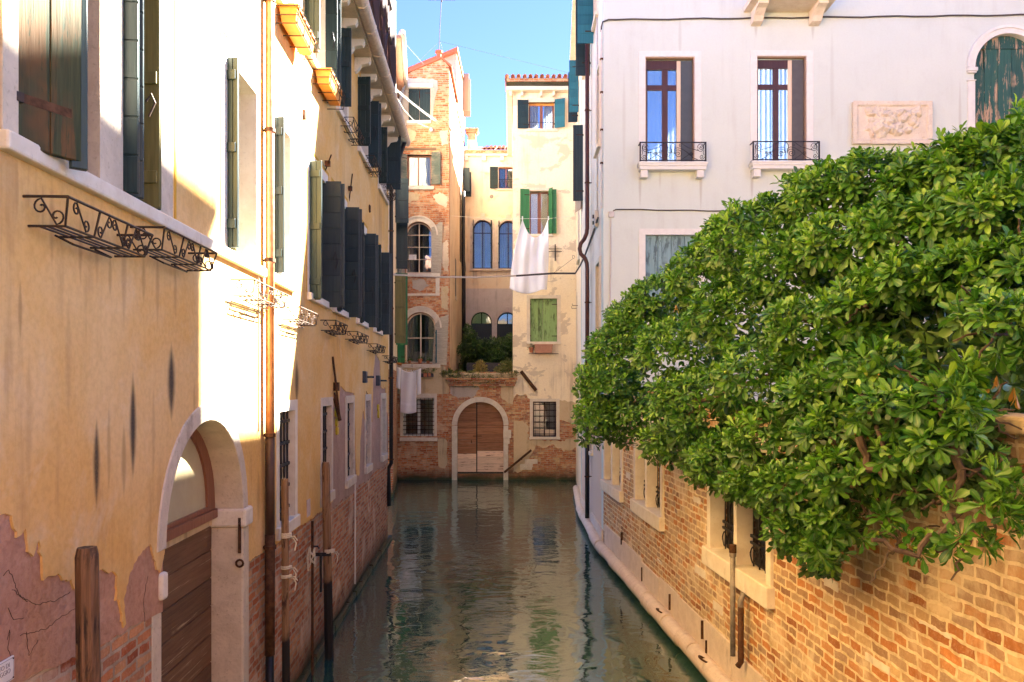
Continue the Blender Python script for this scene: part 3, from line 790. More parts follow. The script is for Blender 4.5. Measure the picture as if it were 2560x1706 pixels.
# first floor: surrounds, sills, glazing
b = MB(L)
b.prism(rectp(3.90, 6.04, SZ, ST + .15), -0.04, 0.24, [rectp(4.035, 4.893, SZ + .002, ST - .005), rectp(5.207, 5.793, SZ + .002, ST - .005)])
b.build('window_surround', m_stoneP, left, bevel=0.01)
MB(L).box(3.88, 8.56, -0.085, 0.2, SZ - 0.10, SZ + 0.003).build('sill', m_stoneW, left, bevel=0.015)
for i, (a, c) in enumerate(first):
    if i >= 2: casing(L, left, a, c, SZ, ST, 0.13, mat=m_stoneW, sill=i > 2, head=0.15)
    bo = MB(L); oo = (3.84, 6.10) if i == 0 else (a - .17, c + .17)
    if i != 1: bo.prism(rectp(oo[0] - .035, oo[1] + .035, SZ + .01, ST + .22), -0.0305, -0.02, [rectp(oo[0], oo[1], SZ + .002, ST + .185)]).build('painted_border', m_border, left)
    dark_opening(L, left, a, c, SZ, ST, 0.2)
leaf(L, left, 4.05, 0.0, 29, 0.37, SZ - .03, ST - .02, m_weather, t=0.05, n=2, battens=False)
leaf(L, left, 4.34, -0.14, 50, 0.09, SZ - .07, ST - .02, m_teal, t=0.05, n=1, battens=False, hardware=False)
st = MB(L); o_ = Vector((4.05, -0.031, SZ + .20)); d_ = Vector((math.cos(R(29)), -math.sin(R(29)), 0))
st.obox(o_, d_ * 0.29, Vector((-d_.y, d_.x, 0)) * -0.008 * -1, Vector((0, 0, 0.05))); st.build('strap_hinge', m_rust, left)
leaf(L, left, 5.22, 0.12, 84, 0.25, SZ + .01, ST - .02, m_teal, horiz=True)
leaf(L, left, 5.30, 0.08, 62, 0.2, SZ + .01, ST - .02, m_teal, horiz=True, hardware=False)
leaf(L, left, 5.74, 0.12, 96, 0.20, SZ + .01, ST - .02, m_teal, horiz=True)
leaf(L, left, 5.68, 0.06, 92, 0.16, SZ + .01, ST - .02, m_olive, n=1, hardware=False)
hk = MB(L); hk.tube([(5.56, -0.06, 5.95), (5.57, -0.1, 6.05), (5.58, -0.07, 6.12), (5.56, -0.04, 6.06)], 0.008, 6); hk.build('hook', m_iron, left)
vstack(L, left, 7.42, -1, 0.10, SZ + .01, ST, m_olive, m_teal)
vstack(L, left, 9.05, -1, 0.12, SZ + .01, ST, m_whiteS, m_teal, y0=0.1)
for (u, sd, p, ma_, mb) in [(10.9, -1, 0.17, m_olive, m_teal), (11.95, 1, 0.27, m_tealW, m_teal), (12.64, -1, 0.14, m_teal, m_teal), (13.68, 1, 0.27, m_teal, m_tealW),
                            (14.98, -1, 0.13, m_teal, m_tealW), (16.05, 1, 0.24, m_teal, m_teal), (17.33, -1, 0.15, m_tealW, m_teal), (18.32, 1, 0.25, m_teal, m_teal)]:
    vstack(L, left, u, sd, p, SZ - .08, ST + .03, ma_, mb)
# second floor
for i, (a, c) in enumerate(upper):
    casing(L, left, a, c, 8.68, 10.02, 0.1, mat=m_stoneW, head=0.08)
    dark_opening(L, left, a, c, 8.68, 10.02, 0.2)
vstack(L, left, 10.66, -1, 0.2, 8.62, 10.05, m_olive, m_teal)
vstack(L, left, 11.92, 1, 0.22, 8.62, 10.05, m_teal, m_teal)
leaf(L, left, 12.98, 0.05, 88, 0.30, 8.72, 10.05, m_teal)
vstack(L, left, 15.12, -1, 0.24, 8.72, 10.06, m_teal)
vstack(L, left, 16.35, 1, 0.26, 8.66, 10.06, m_teal)
vstack(L, left, 18.05, -1, 0.2, 8.75, 10.06, m_teal)
leaf(L, left, 19.38, 0.02, 90, 0.42, 8.95, 10.4, m_teal)
# ground floor barred windows
for i, (a, c) in enumerate(ground):
    s_ = casing(L, left, a, c, 2.31, 3.69, 0.12, mat=m_stoneP if i else m_stoneW, dp=0.2, head=0.13, sw=0.15, sp=0.07, sx=0.14)
    dark_opening(L, left, a, c, 2.31, 3.69, 0.22)
    if i < 4: grille(L, left, a, c, 2.31, 3.69, 0.05, 5, 5, 0.013)
    else: leaf(L, left, c - .01, 0.09, 172, c - a - .02, 2.32, 3.68, m_green)
# wooden bar and lath left in the second window, brick plinth course at the water, white joint
MB(L).box(16.1, 16.4, 0.0, 0.1, 2.75, 3.05).build('loose_brick', m_brickL, left)
MB(L).tube([(14.75, -0.02, 2.25), (14.74, -0.02, 0.2)], 0.018, 6).build('lime_joint', m_stone, left)
kb = MB(L)
for i in range(26):
    u = 2 + i * 0.7; kb.box(u + .004, u + .696, -0.07 - random.uniform(0, .02), 0.0, -0.6, 0.10 + random.uniform(-.02, .03))
kb.build('waterline_course', m_brickL, left, bevel=0.02)
# eaves: modillions, soffit, gutter, roof
ev = MB(L); ev.box(UA, UB + .15, -0.36, 0.0, 10.27, 10.34); ev.build('eaves', m_stoneP, left)
mo = MB(L)
u = 8.4
while u < 19.9:
    prof = [(0.0, 9.98), (-0.05, 9.99), (-0.10, 10.04), (-0.15, 10.12), (-0.24, 10.14), (-0.30, 10.15), (-0.33, 10.20), (-0.33, 10.268), (0.0, 10.268)]
    n = len(prof); bb = len(mo.v)
    mo.v += [(u, y, z) for y, z in prof] + [(u + .13, y, z) for y, z in prof]
    mo.f += [[bb + i for i in range(n)], [bb + n + i for i in reversed(range(n))]] + [[bb + i, bb + (i + 1) % n, bb + n + (i + 1) % n, bb + n + i] for i in range(n)]
    u += 0.78
mo.build('modillion', m_stoneW, left, bevel=0.008, split=True)
gt = MB(L); gt.tube([(UA, -0.45, 10.40), (UB + .25, -0.45, 10.40)], 0.12, 12)
gu = gt.build('gutter', m_gutter, left, smooth=True)
gc = MB(L); u = 8.0
while u < 20: gc.tube([(u, -0.45, 10.40), (u + .03, -0.45, 10.40)], 0.127, 12); u += 0.95
gc.build('gutter_joint', m_gutter, gu)
rf = MB(L); rf.add([(UA, -0.36, 10.50), (UB, -0.36, 10.50), (UB, 4.5, 12.0), (UA, 4.5, 12.0), (UA, -0.36, 10.42), (UB, -0.36, 10.42), (UB, 4.5, 11.9), (UA, 4.5, 11.9)],
       [(0, 1, 2, 3), (4, 7, 6, 5), (0, 4, 5, 1), (1, 5, 6, 2), (3, 2, 6, 7), (0, 3, 7, 4)])
rf.build('roof', m_tile, left)
# timber roof terrace with lattice
al = MB(L)
def bar(p, q, r=0.045):
    p, q = Vector(p), Vector(q); d = (q - p).normalized(); s_ = d.orthogonal().normalized() * r; t_ = d.cross(s_).normalized() * r
    al.obox(p - s_ - t_, q - p, s_ * 2, t_ * 2)
yA = -0.44
for u, zt, r in [(12.4, 12.8, .05), (14.3, 13.6, .075), (15.6, 12.3, .04), (16.9, 13.9, .07), (17.35, 12.7, .05)]:
    bar((u, yA, 10.5), (u, yA, zt), r)
for a, c in [(12.4, 14.3), (14.3, 15.6), (15.6, 16.9)]:
    for z in (10.72, 11.5, 12.25): bar((a, yA, z), (c, yA, z), .035)
    bar((a, yA, 10.72), (c, yA, 12.25), .028); bar((a, yA, 12.25), (c, yA, 10.72), .028)
    for q in (.25, .5, .75): bar((a + (c - a) * q, yA + .02, 10.72), (a + (c - a) * q, yA + .02, 12.25), .02)
bar((12.4, yA, 11.6), (14.3, yA, 13.3), .05); bar((12.4, 1.5, 10.8), (12.4, 1.5, 13.2), .05); bar((16.9, 1.5, 11), (16.9, 1.5, 13.2), .05)
bar((14.3, yA, 13.3), (14.3, 1.5, 13.3), .05); bar((16.9, yA, 13.3), (16.9, 1.5, 13.3), .05); bar((12.4, 1.5, 13.1), (16.9, 1.5, 13.1), .05)
al.box(12.3, 17.4, yA - .05, 1.6, 10.60, 10.66)
al.build('roof_terrace', m_altana, left, bevel=0.006)
MB(L).prism([(18.2, 10.9), (18.6, 10.9), (18.55, 13.6), (18.25, 13.6)], .15, .6).build('chimney', m_tan, left, bevel=0.02)
# rain pipes
u0 = L.px(675, 800, -0.1)[0]
pp_ = pipe(L, left, [(u0, -0.10, 10.3), (u0, -0.10, 3.43)], 0.05, m_copper, clamps=[(u0, -0.10, z) for z in (8.3, 6.85, 5.4, 3.45)])
pipe(L, left, [(u0, -0.10, 3.43), (u0, -0.10, 2.30)], 0.052, m_pipeD)
pipe(L, left, [(u0, -0.10, 2.34), (u0 - .01, -0.10, 1.0)], 0.056, m_rust, clamps=[(u0, -0.10, 2.2)])
pipe(L, left, [(u0 - .01, -0.10, 1.02), (u0 - .02, -0.10, -0.5)], 0.047, m_pipeK)
uw = u0 - 0.22
pipe(L, left, [(uw, -0.03, 10.2), (uw + .02, -0.03, 8.6), (uw - .01, -0.03, 8.3), (uw + .03, -0.03, 7.2), (uw + .02, -0.03, 3.5)], 0.012, m_gutter, name='wall_cable', n=6)
ue = 19.86
pipe(L, left, [(ue, -0.45, 10.3), (ue, -0.3, 9.9), (ue, -0.1, 9.6), (ue, -0.10, 2.0), (ue + .05, -.02, 1.85), (ue - .1, -.06, 0.9)], 0.055, m_pipeK, clamps=[(ue, -0.1, z) for z in (8, 6, 4.2, 2.1)])
# iron stays that hold the shutters, vents, little wall fittings
fx = MB(L)
for (x0, y0, x1, y1, p) in [(812, 430, 828, 388, .2), (872, 508, 881, 435, .14)]:
    a = L.px(x0, y0, -.01); c = L.px(x1, y1, -p); fx.tube([(a[0], -.01, a[1]), (c[0], -p, c[1])], 0.012, 6)
    q = ((a[0] + c[0]) / 2, (a[1] + c[1]) / 2); fx.box(q[0] - .03, q[0] + .03, -p * .6 - .02, -p * .4 + .02, q[1] - .04, q[1] + .04)
fx.build('shutter_stay', m_rust, left, split=True)
a = L.px(832, 892, -.04); c = L.px(850, 1052, -.12)
ro = MB(L); ro.tube([(a[0], -.04, a[1]), (c[0], -.12, c[1])], 0.018, 6); m2 = L.px(843, 967, -.08); ro.box(m2[0] - .05, m2[0] + .05, -.11, -.02, m2[1] - .07, m2[1] + .07)
ro.tube([(m2[0], -.02, m2[1] - .1), (c[0], -.12, c[1])], 0.03, 6)
ro.build('iron_rod', m_rust, left)
for (x, y0, y1, mt) in [(836, 1020, 1044, m_brass), (837, 1046, 1067, m_brass), (838, 1067, 1088, m_brass), (942, 1011, 1028, m_brass), (943, 1026, 1046, m_brass), (754, 274, 300, m_rust), (920, 512, 532, m_rust)]:
    u, z0_ = L.px(x, y1); _, z1_ = L.px(x, y0); v = MB(L); h = (z1_ - z0_) / 2
    v.prism([(u + h * .95 * math.cos(t), z0_ + h + h * math.sin(t)) for t in [i * PI / 8 for i in range(16)]], -0.045, -0.015)
    for q in range(-3, 4): v.box(u - h * .7, u + h * .7, -0.055, -0.04, z0_ + h + q * h * .24 - h * .06, z0_ + h + q * h * .24 + h * .06)
    v.build('vent_grate', mt, left)
for (x, y) in [(905, 943), (940, 952)]:
    u, z = L.px(x, y); v = MB(L); v.box(u - .11, u + .11, -0.10, 0.0, z - .12, z + .12); o = v.build('wall_lamp', m_lampblk, left, bevel=0.02)
    MB(L).tube([(u + .05, -0.10, z), (u + .05, -0.24, z)], 0.02, 7).build('spout', m_lampblk, o)
u, z = L.px(766, 1270); MB(L).box(u - .10, u + .10, -0.034, -0.02, z - .12, z + .12).build('meter_plate', m_tag, left)

# house beyond the side canal
fo = FL.w(0, 0, 0)
far = root('far_canal_house', 'pale narrow house wall with painted gutter glimpsed past the far corner of the ochre house', 'house', (fo.x, fo.y, 0))
MB(FL).prism(rectp(0, FL.len, 4.6, 16.6), 0, 0.3).build('wall', m_cream2, far)
MB(FL).prism(rectp(0, FL.len, -1, 4.6), 0.0, 0.3).build('lower_wall', m_brickL, far)
sh = MB(FL); sh.quad((0, .3, -1), (FL.len, 3.5, -1), (FL.len, 3.5, 16.6), (0, .3, 16.6)); sh.quad((0, 0, 16.6), (FL.len, 0, 16.6), (FL.len, 3.5, 16.6), (0, .3, 16.6))
sh.build('rear_wall', m_cream2, far)
MB(FL).tube([(0, -.32, 16.7), (FL.len, -.32, 16.7)], 0.13, 10).build('gutter', m_gutter, far, smooth=True)
MB(FL).box(0, FL.len, -.28, 0, 16.5, 16.62).build('eaves', m_tile, far)
leaf(FL, far, 1.6, -0.03, 90, 0.50, 10.2, 11.9, m_teal); leaf(FL, far, 2.6, -0.03, 90, 0.45, 8.6, 11.9, m_teal)
leaf(FL, far, 1.2, -0.03, 90, 0.40, 5.6, 8.2, m_olive); leaf(FL, far, 2.4, -0.03, 90, 0.45, 5.6, 8.4, m_green)
pipe(FL, far, [(4.6, -.3, 16.6), (4.6, -.1, 15.9), (4.6, -.1, 6.0)], 0.06, m_zinc)

# mooring poles, rod, sign
def pole(name_label, x0, y0, x1, y1, p, zt, r, mat, square=True):
    a = L.px(x0, y0, -p)
    yy = (L.w(a[0], -p, 0)).y
    t_ = L.w(a[0], -p, zt)
    bx = (x1 - CX) / FPX * t_.y
    o = root('mooring_pole', name_label, 'mooring pole', (bx, t_.y, 0), group='mooring poles along the ochre house')
    b = MB(); n = 8 if square else 14
    lean = t_.x - bx
    pts = [(0 - lean * 0.6 / 2, 0, -1.2)] + [(lean * q, 0, zt * q) for q in (0, .25, .5, .75, 0.985)] + [(lean, 0, zt)]
    b.tube(pts, r, n, rs=[r * 1.1, r * 1.08, r * 1.05, r * 1.03, r * 1.0, r * .98, r * .82])
    b.build('post', mat, o)
    return o
p1 = pole('square mooring pole standing before the pink peeling plaster, nearest the bridge', 217, 1370, 236, 1706, .32, 3.12, .062, m_pole)
p2 = pole('mooring pole tied with pale rope to the copper rain pipe', 712, 1204, 716, 1700, .24, 2.95, .043, m_poleT)
p3 = pole('mooring pole with tarred black foot beside the second barred window', 814, 1151, 823, 1632, .17, 2.88, .062, m_poleT)
def wrap(o, z, r, turns, mat, tail=True, nm='rope'):
    b = MB(); n = 14 * turns
    b.tube([(r * math.cos(i * 2 * PI / 14), r * math.sin(i * 2 * PI / 14), z + 0.02 * i / 14) for i in range(n + 1)], 0.009, 6)
    if tail:
        b.tube([(r, 0, z), (r + .03, -.03, z + .01), (r + .06, -.02, z - .05), (r + .05, -.04, z - .13)], 0.008, 5)
        b.tube([(r, -.02, z + .02), (r + .05, -.05, z + .03), (r + .08, -.03, z - .02)], 0.007, 5)
    b.build(nm, mat, o)
wrap(p2, 2.28, .056, 3, m_rope); wrap(p2, 1.93, .056, 2, m_rope); wrap(p2, 1.83, .056, 2, m_rope); wrap(p3, 1.55, .072, 3, m_rope)
cl_ = MB(); cl_.box(-.20, .04, -.075, -.06, 1.52, 1.57); cl_.box(-.12, -.09, -.09, -.05, 1.0, 1.55); cl_.build('iron_clamp', m_ironB, p3)
a = L.px(781, 1303, -.12); w_ = L.w(a[0], -.12, a[1])
rod = root('mooring_rod', 'thin rusty iron rod with a knotted rope, standing in the canal', 'mooring rod', (w_.x, w_.y, 0))
b = MB(); b.tube([(0, 0, -.8), (0, 0, a[1])], 0.019, 8); b.build('rod', m_rust, rod)
b = MB()
for i in range(5):
    q = i * 1.2; b.tube([(.03 * math.cos(q + s_) * (1 + .5 * i / 5), .035 * math.sin(q + s_), a[1] - .38 - .04 * i - .09 * (s_ % 3) * .5) for s_ in range(7)], 0.012, 5)
b.tube([(-.03, -.02, a[1] - .36), (-.06, -.03, a[1] - .5), (-.05, -.02, a[1] - .68)], 0.014, 5); b.build('rope_knot', m_rope, rod)
MB().tube([(0, 0, a[1] - .35), (.06, .05, a[1] - .36), (.06, .12, a[1] - .40)], 0.012, 6).build('wall_hook', m_ironB, rod)

def text_mesh(txt, size, mat, name, parent, loc, rotz, ext=0.001):
    c = bpy.data.curves.new('lettering', 'FONT'); c.body = txt; c.size = size; c.extrude = ext; c.align_x = 'RIGHT'; c.align_y = 'CENTER'
    t = bpy.data.objects.new('lettering', c); COL.objects.link(t)
    bpy.context.view_layer.update()
    me = bpy.data.meshes.new_from_object(t.evaluated_get(bpy.context.evaluated_depsgraph_get()))
    bpy.data.objects.remove(t); me.materials.clear(); me.materials.append(mat)
    o = bpy.data.objects.new(name, me); COL.objects.link(o); o.parent = parent; o.location = loc; o.rotation_euler = (R(90), 0, rotz); return o
u1_, zt_ = L.px(36, 1638, -.03); _, zb_ = L.px(36, 1697, -.03)
so = L.w(u1_, -.03, (zt_ + zb_) / 2); hz = (zt_ - zb_) / 2
sign = root('wall_sign', 'small faded white no-mooring sign with grey capitals screwed to the pink plaster', 'sign', so, L.ang)
b = MB(); b.box(-.30, 0, 0, .012, -hz, hz); b.build('board', m_sign, sign, bevel=0.003)
b = MB(); b.prism(rectp(-.292, -.008, -hz + .006, hz - .006), -.001, 0, [rectp(-.289, -.011, -hz + .009, hz - .009)]); b.build('border_line', m_ink, sign)
text_mesh('DIVIETO DI', 0.034, m_ink, 'lettering', sign, (-.040, -.001, hz * .42), 0)
text_mesh('ORMEGGIO', 0.034, m_ink, 'lettering', sign, (-.034, -.001, -hz * .08), 0)
b = MB(); b.tube([(-.012, -.004, hz - .012), (-.012, .002, hz - .012)], .004, 8); b.tube([(-.012, -.004, -hz + .012), (-.012, .002, -hz + .012)], .004, 8); b.build('screw', m_rust, sign, split=True)

# ------------------------------------------------------------------ wrought-iron flower baskets
def make_basket(label, length=1.05, dep=0.23, h=0.15):
    o = root('flower_basket', label, 'flower basket', (0, 0, 0), group='iron flower baskets on the ochre house')
    b = MB(); r = 0.0075
    def rng(z, y0, y1, u0, u1, rr=r): b.tube([(u0, y1, z), (u0, y0, z), (u1, y0, z), (u1, y1, z)], rr, 5)
    rng(0, -dep, 0.03, 0, length, 0.009); rng(-h, -dep * .85, 0.0, .04, length - .04)
    for q in (0.28, 0.5, 0.72): b.tube([(.04, -dep * .85 * q, -h), (length - .04, -dep * .85 * q, -h)], r * .85, 5)
    for u in (0.0, length * .33, length * .66, length):
        uu = min(max(u, .04), length - .04)
        b.tube([(u, -dep, 0), (uu, -dep * .85, -h), (uu, 0, -h)], r, 5)
    b.build('frame', m_iron, o)
    s = MB()
    def scroll(u, y, dx, m=1):
        P = spiral(0, -.042, .038, 1.15, PI / 2, -m, 16) [::-1]
        Q = spiral(0.0, -h + .042, .038, 1.15, -PI / 2, -m, 16)
        s.tube([(u + dx * 0.5 + p[0], y, p[1]) for p in P] + [(u - dx * 0.5 + p[0], y, p[1]) for p in Q], 0.0055, 5)
    for i, u in enumerate((.17, .33 * length + .09, .66 * length - .08, .66 * length + .1, length - .12)):
        scroll(u, -dep * .93, .10 * (1 if i % 2 else -1), 1 if i % 2 else -1)
    for u in (0.02, length - .02):
        P = spiral(-.06, -.05, .045, 1.1, PI / 2, -1, 16)[::-1]; Q = spiral(-dep + .07, -h + .05, .045, 1.1, -PI / 2, -1, 16)
        s.tube([(u, p[0] - .02, p[1]) for p in P] + [(u, p[0], p[1]) for p in Q], 0.0055, 5)
    s.build('scrollwork', m_iron, o)
    t = MB(); t.tube([(.3, .0, -h), (.3, -.1, -h - .05), (length - .3, -.1, -h - .05), (length - .3, 0, -h)], .007, 5); t.build('bracket', m_iron, o, split=True)
    return o
bk = [(45, 491, 1.0, 'empty wrought iron basket under the weathered shutter, nearest and largest in view'),
      (316, 568, 1.0, 'empty iron basket just past the largest one, half behind its end scrolls'),
      (569, 700, 1.2, 'sunlit empty basket left of the copper pipe casting a scrolled shadow'),
      (698, 768, 0.95, 'sunlit empty basket right of the copper pipe with small shadow under it'),
      (796, 801, 0.95, 'empty basket in shade under the tall folded dark shutters with yellow edge'),
      (857, 829, 1.25, 'shallow scrolled basket under the second pair of shaded dark shutters'),
      (912, 860, 1.3, 'shallow scrolled basket under the third pair of shaded dark shutters'),
      (953, 890, 1.2, 'last low basket by the black rain pipe at the house corner'),
      (846, 293, 1.1, 'empty upper floor basket below the single dark open shutter'),
      (903, 389, 1.1, 'empty upper floor basket below the tall double dark shutters'),
      (950, 462, 1.0, 'farthest upper floor basket under the broad dark corner shutter')]
proto = None
for i, (x, y, ln, lab) in enumerate(bk):
    u, z = L.px(x, y)
    if proto is None: o = proto = make_basket(lab)
    else: o = dup(proto); o['label'] = lab
    o.location = L.w(u, -.03, z); o.rotation_euler = (0, 0, L.ang); o.scale = (ln, 1.0, 1.0 if i < 5 else 0.9)
# two orange planters in hanging cages on the upper floor
def make_planter(lab):
    o = root('planter_box', lab, 'planter', (0, 0, 0), group='orange planters on the upper floor')
    b = MB(); t = .02; l = .95
    b.add([(0, -.24, .0), (l, -.24, .0), (l, -.02, .0), (0, -.02, .0), (.03, -.21, -.2), (l - .03, -.21, -.2), (l - .03, -.05, -.2), (.03, -.05, -.2)], [(4, 7, 6, 5), (0, 4, 5, 1), (1, 5, 6, 2), (2, 6, 7, 3), (3, 7, 4, 0)])
    b.box(-.012, l + .012, -.255, -.235, -.02, .012); b.box(-.012, l + .012, -.025, -.005, -.02, .012); b.box(-.012, .012, -.235, -.025, -.02, .012); b.box(l - .012, l + .012, -.235, -.025, -.02, .012)
    b.build('trough', m_orange, o); MB().box(.02, l - .02, -.23, -.03, -.08, -.03).build('soil', m_soil, o)
    c = MB()
    for z, e in ((-.02, .275), (-.13, .265)): c.tube([(-.03, .02, z), (-.03, -e, z), (l + .03, -e, z), (l + .03, .02, z)], .008, 5)
    for u in (-.03, .3, .62, l + .03): c.tube([(u, -.275, -.02), (u, -.25, -.23), (u, 0.02, -.23)], .008, 5)
    for u in (.13, .46, .78): c.tube([(u + p[0], -.277, -.075 + p[1]) for p in spiral(0, 0, .05, 1.6, 0, 1, 18)], .006, 5)
    c.build('cage', m_iron, o); return o
pl = make_planter('orange planter in an iron cage at the top of the copper pipe')
u, z = L.px(686, 12); pl.location = L.w(u, -.03, z); pl.rotation_euler = (0, 0, L.ang)
pl2 = dup(pl); pl2['label'] = 'orange planter in an iron cage under the tall teal shutters of the upper floor'
u, z = L.px(779, 172); pl2.location = L.w(u, -.03, z)
# ================================================================== END OF THE CANAL
def bx(fr, x0, y0, x1, y1, d=0.0): return fr.rect(x0, y0, x1, y1, d)
# ---------------------------------------------------------------- brick tower house
to = E.w(-3.8, 0, 0)
tower = root('brick_tower', 'tall narrow brick house on the left with two arched windows and grey weathered shutters', 'house', (to.x, to.y, 0))
uL, uR = -6.2, E.px(1123, 900)[0]
gab = E.pp([(1003, 192), (1018, 186), (1060, 164), (1104, 149), (1113, 156), (1123, 168)])
tw_out = [(uL, -1), (uR, -1), (uR, gab[-1][1])] + list(reversed(gab[:-1])) + [(uL, gab[0][1] - .6)]
w_top = bx(E, 1021, 222, 1076, 301); w_2 = bx(E, 1018, 387, 1078, 465)
w_3 = bx(E, 1014, 556, 1080, 683); w_4 = bx(E, 1013, 782, 1089, 908); w_g = bx(E, 1007, 995, 1086, 1091)
def ah(w): r = (w[1] - w[0]) / 2; return archp(w[0], w[1], w[2], w[3] - r)
MB(E).prism(tw_out, 0, 0.4, [rectp(*w_top), rectp(*w_2), ah(w_3), ah(w_4), rectp(*w_g)]).build('brick_wall', m_brickT, tower)
# flank facing right, running back; sunlit on top
YB = 43.0 - 32.7
zc = gab[-1][1]
fl = MB(E); fl.quad((uR, .4, -1), (uR, YB + .5, -1), (uR, YB + .5, zc), (uR, .4, zc))
fl.quad((uL, .4, -1), (uL, .4, zc - .6), (uL, YB, zc - .6), (uL, YB, -1))
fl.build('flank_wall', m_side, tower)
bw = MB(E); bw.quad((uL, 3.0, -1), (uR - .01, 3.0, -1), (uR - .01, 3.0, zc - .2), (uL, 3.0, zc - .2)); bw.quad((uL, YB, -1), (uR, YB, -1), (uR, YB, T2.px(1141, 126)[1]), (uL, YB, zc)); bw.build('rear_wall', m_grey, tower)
T2z = T2.px(1141, 126)[1]; T2u = T2.px(1018, 186)
b2 = MB(T2); b2.prism([(T2u[0] - .6, 15), (uR - .002, 15), (uR - .002, T2z - .1), (T2u[0] - .6, T2u[1] - .25)], 0, .4)
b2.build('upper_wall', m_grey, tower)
b3 = MB(T2); b3.quad((uR, 0.0, zc - .35), (uR, 6.5, zc - .35), (uR, 6.5, T2z + .55), (uR, 0.0, T2z - .1)); b3.build('upper_flank', m_brickT, tower)
b4 = MB(E)
zl, zr = T2u[1], T2z
b4.add([(T2u[0] - .9, 3.9, zl - .25), (uR + .08, 3.9, zr), (uR + .08, 11, zr + .75), (T2u[0] - .9, 11, zl + .3), (T2u[0] - .9, 3.9, zl - .42), (uR + .08, 3.9, zr - .15), (uR + .08, 11, zr + .6), (T2u[0] - .9, 11, zl + .15)],
       [(0, 1, 2, 3), (4, 7, 6, 5), (0, 4, 5, 1), (1, 5, 6, 2), (2, 6, 7, 3), (3, 7, 4, 0)])
b4.build('upper_roof', m_tileR, tower)
b5 = MB(E); g0, g1, g2 = gab[1], gab[3], gab[5]
for a, c in ((gab[0], g1), (g1, (g2[0] + .12, g2[1] - .05))):
    b5.add([(a[0], -.08, a[1] + .02), (c[0], -.08, c[1] + .02), (c[0], 4.3, c[1] + .02), (a[0], 4.3, a[1] + .02), (a[0], -.08, a[1] + .10), (c[0], -.08, c[1] + .10), (c[0], 4.3, c[1] + .10), (a[0], 4.3, a[1] + .10)],
           [(0, 3, 2, 1), (4, 5, 6, 7), (0, 1, 5, 4), (1, 2, 6, 5), (2, 3, 7, 6), (3, 0, 4, 7)])
b5.build('roof', m_tileR, tower)
cf = MB(E); cz = E.px(1097, 148, 2)[1]; cu = E.px(1097, 148, 2)[0]; cf.lathe([(.11, cz - .8), (.11, cz + .25), (.17, cz + .27), (.17, cz + .36)], cu, 2.0, 10); cf.build('flue', m_tileR, tower)
# stripe of bare brick along the top of the flank
P = rough_line([(uR + .012, .0), (uR + .012, 0)], 1, 0)
# patches of render on the brick
MB(E).prism(rough_line(E.pp([(1006, 205), (1016, 193), (1030, 197), (1052, 195), (1070, 200), (1082, 198), (1094, 203), (1095, 222), (1088, 245), (1084, 268), (1083, 290), (1078, 305), (1062, 312), (1010, 313), (1004, 290)]), .12, .03, 2), -0.02, 0.0, [rectp(*w_top)], back=False).build('render_patch', m_grey, tower)
MB(E).prism(rough_line(E.pp([(995, 914), (1110, 914), (1128, 945), (1122, 984), (1094, 985), (992, 986)]), .15, .04, 4), -0.02, 0.0, [], back=False).build('render_patch', m_tan, tower)
MB(E).prism(rough_line(E.pp([(1094, 1098), (1116, 1100), (1119, 1150), (1112, 1172), (1096, 1165)]), .12, .04, 5), -0.015, 0.0, [], back=False).build('render_patch', m_tan, tower)
for k_i, pts in enumerate(([(1005, 330), (1022, 322), (1040, 330), (1036, 352), (1020, 362), (1006, 358)], [(1098, 330), (1119, 326), (1120, 360), (1106, 366)], [(1082, 490), (1100, 480), (1119, 492), (1116, 520), (1098, 512)],
                          [(1005, 482), (1050, 484), (1046, 500), (1020, 508), (1006, 502)], [(1030, 700), (1060, 698), (1072, 715), (1052, 728), (1032, 722)], [(1101, 610), (1120, 600), (1121, 680), (1110, 676), (1103, 650)], [(1102, 720), (1120, 716), (1120, 775), (1104, 770)])):
    MB(E).prism(rough_line(E.pp(pts + pts[:1]), .07, .035, 40 + k_i)[:-1], -.012, 0.0, [], back=False).build('render_patch', (m_tan, m_grey, m_side)[k_i % 3], tower)
def slab(fr, x0, y0, x1, y1, d0, d1, nm, mat, rt, bev=.01):
    r = bx(fr, x0, y0, x1, y1); return MB(fr).box(r[0], r[1], d0, d1, r[2], r[3]).build(nm, mat, rt, bevel=bev)
slab(E, 1013, 211, 1083, 220, -.09, .1, 'lintel', m_white2, tower)
slab(E, 1017, 302, 1077, 309, -.06, .1, 'sill', m_white2, tower)
f = (w_top[0] + w_top[1]) / 2
leaf(E, tower, w_top[0] + .01, .05, 0, f - w_top[0] - .02, w_top[2] + .01, w_top[3] - .01, m_teal); leaf(E, tower, w_top[1] - .01, .05, 180, f - w_top[0] - .02, w_top[2] + .01, w_top[3] - .01, m_teal)
slab(E, 1006, 370, 1090, 376, -.05, .1, 'lintel', m_beam, tower)
slab(E, 1011, 466, 1085, 475, -.07, .1, 'sill', m_stone, tower)
g_ = glazing(E, tower, *w_2, y=.2, mat=m_frame, split=[w_2[0] + .45], gl=m_glass, curtain='sides')
MB(E).box(w_2[0] + .28, w_2[0] + .52, .30, .34, w_2[2], w_2[3] - .1).build('inner_panel', m_framew, g_)
leaf(E, tower, w_2[0] - .01, -.02, 150, .42, w_2[2], w_2[3], m_greyt, horiz=True); leaf(E, tower, w_2[1] + .01, -.02, 12, .41, w_2[2] + .05, w_2[3] + .1, m_greyt, horiz=True)
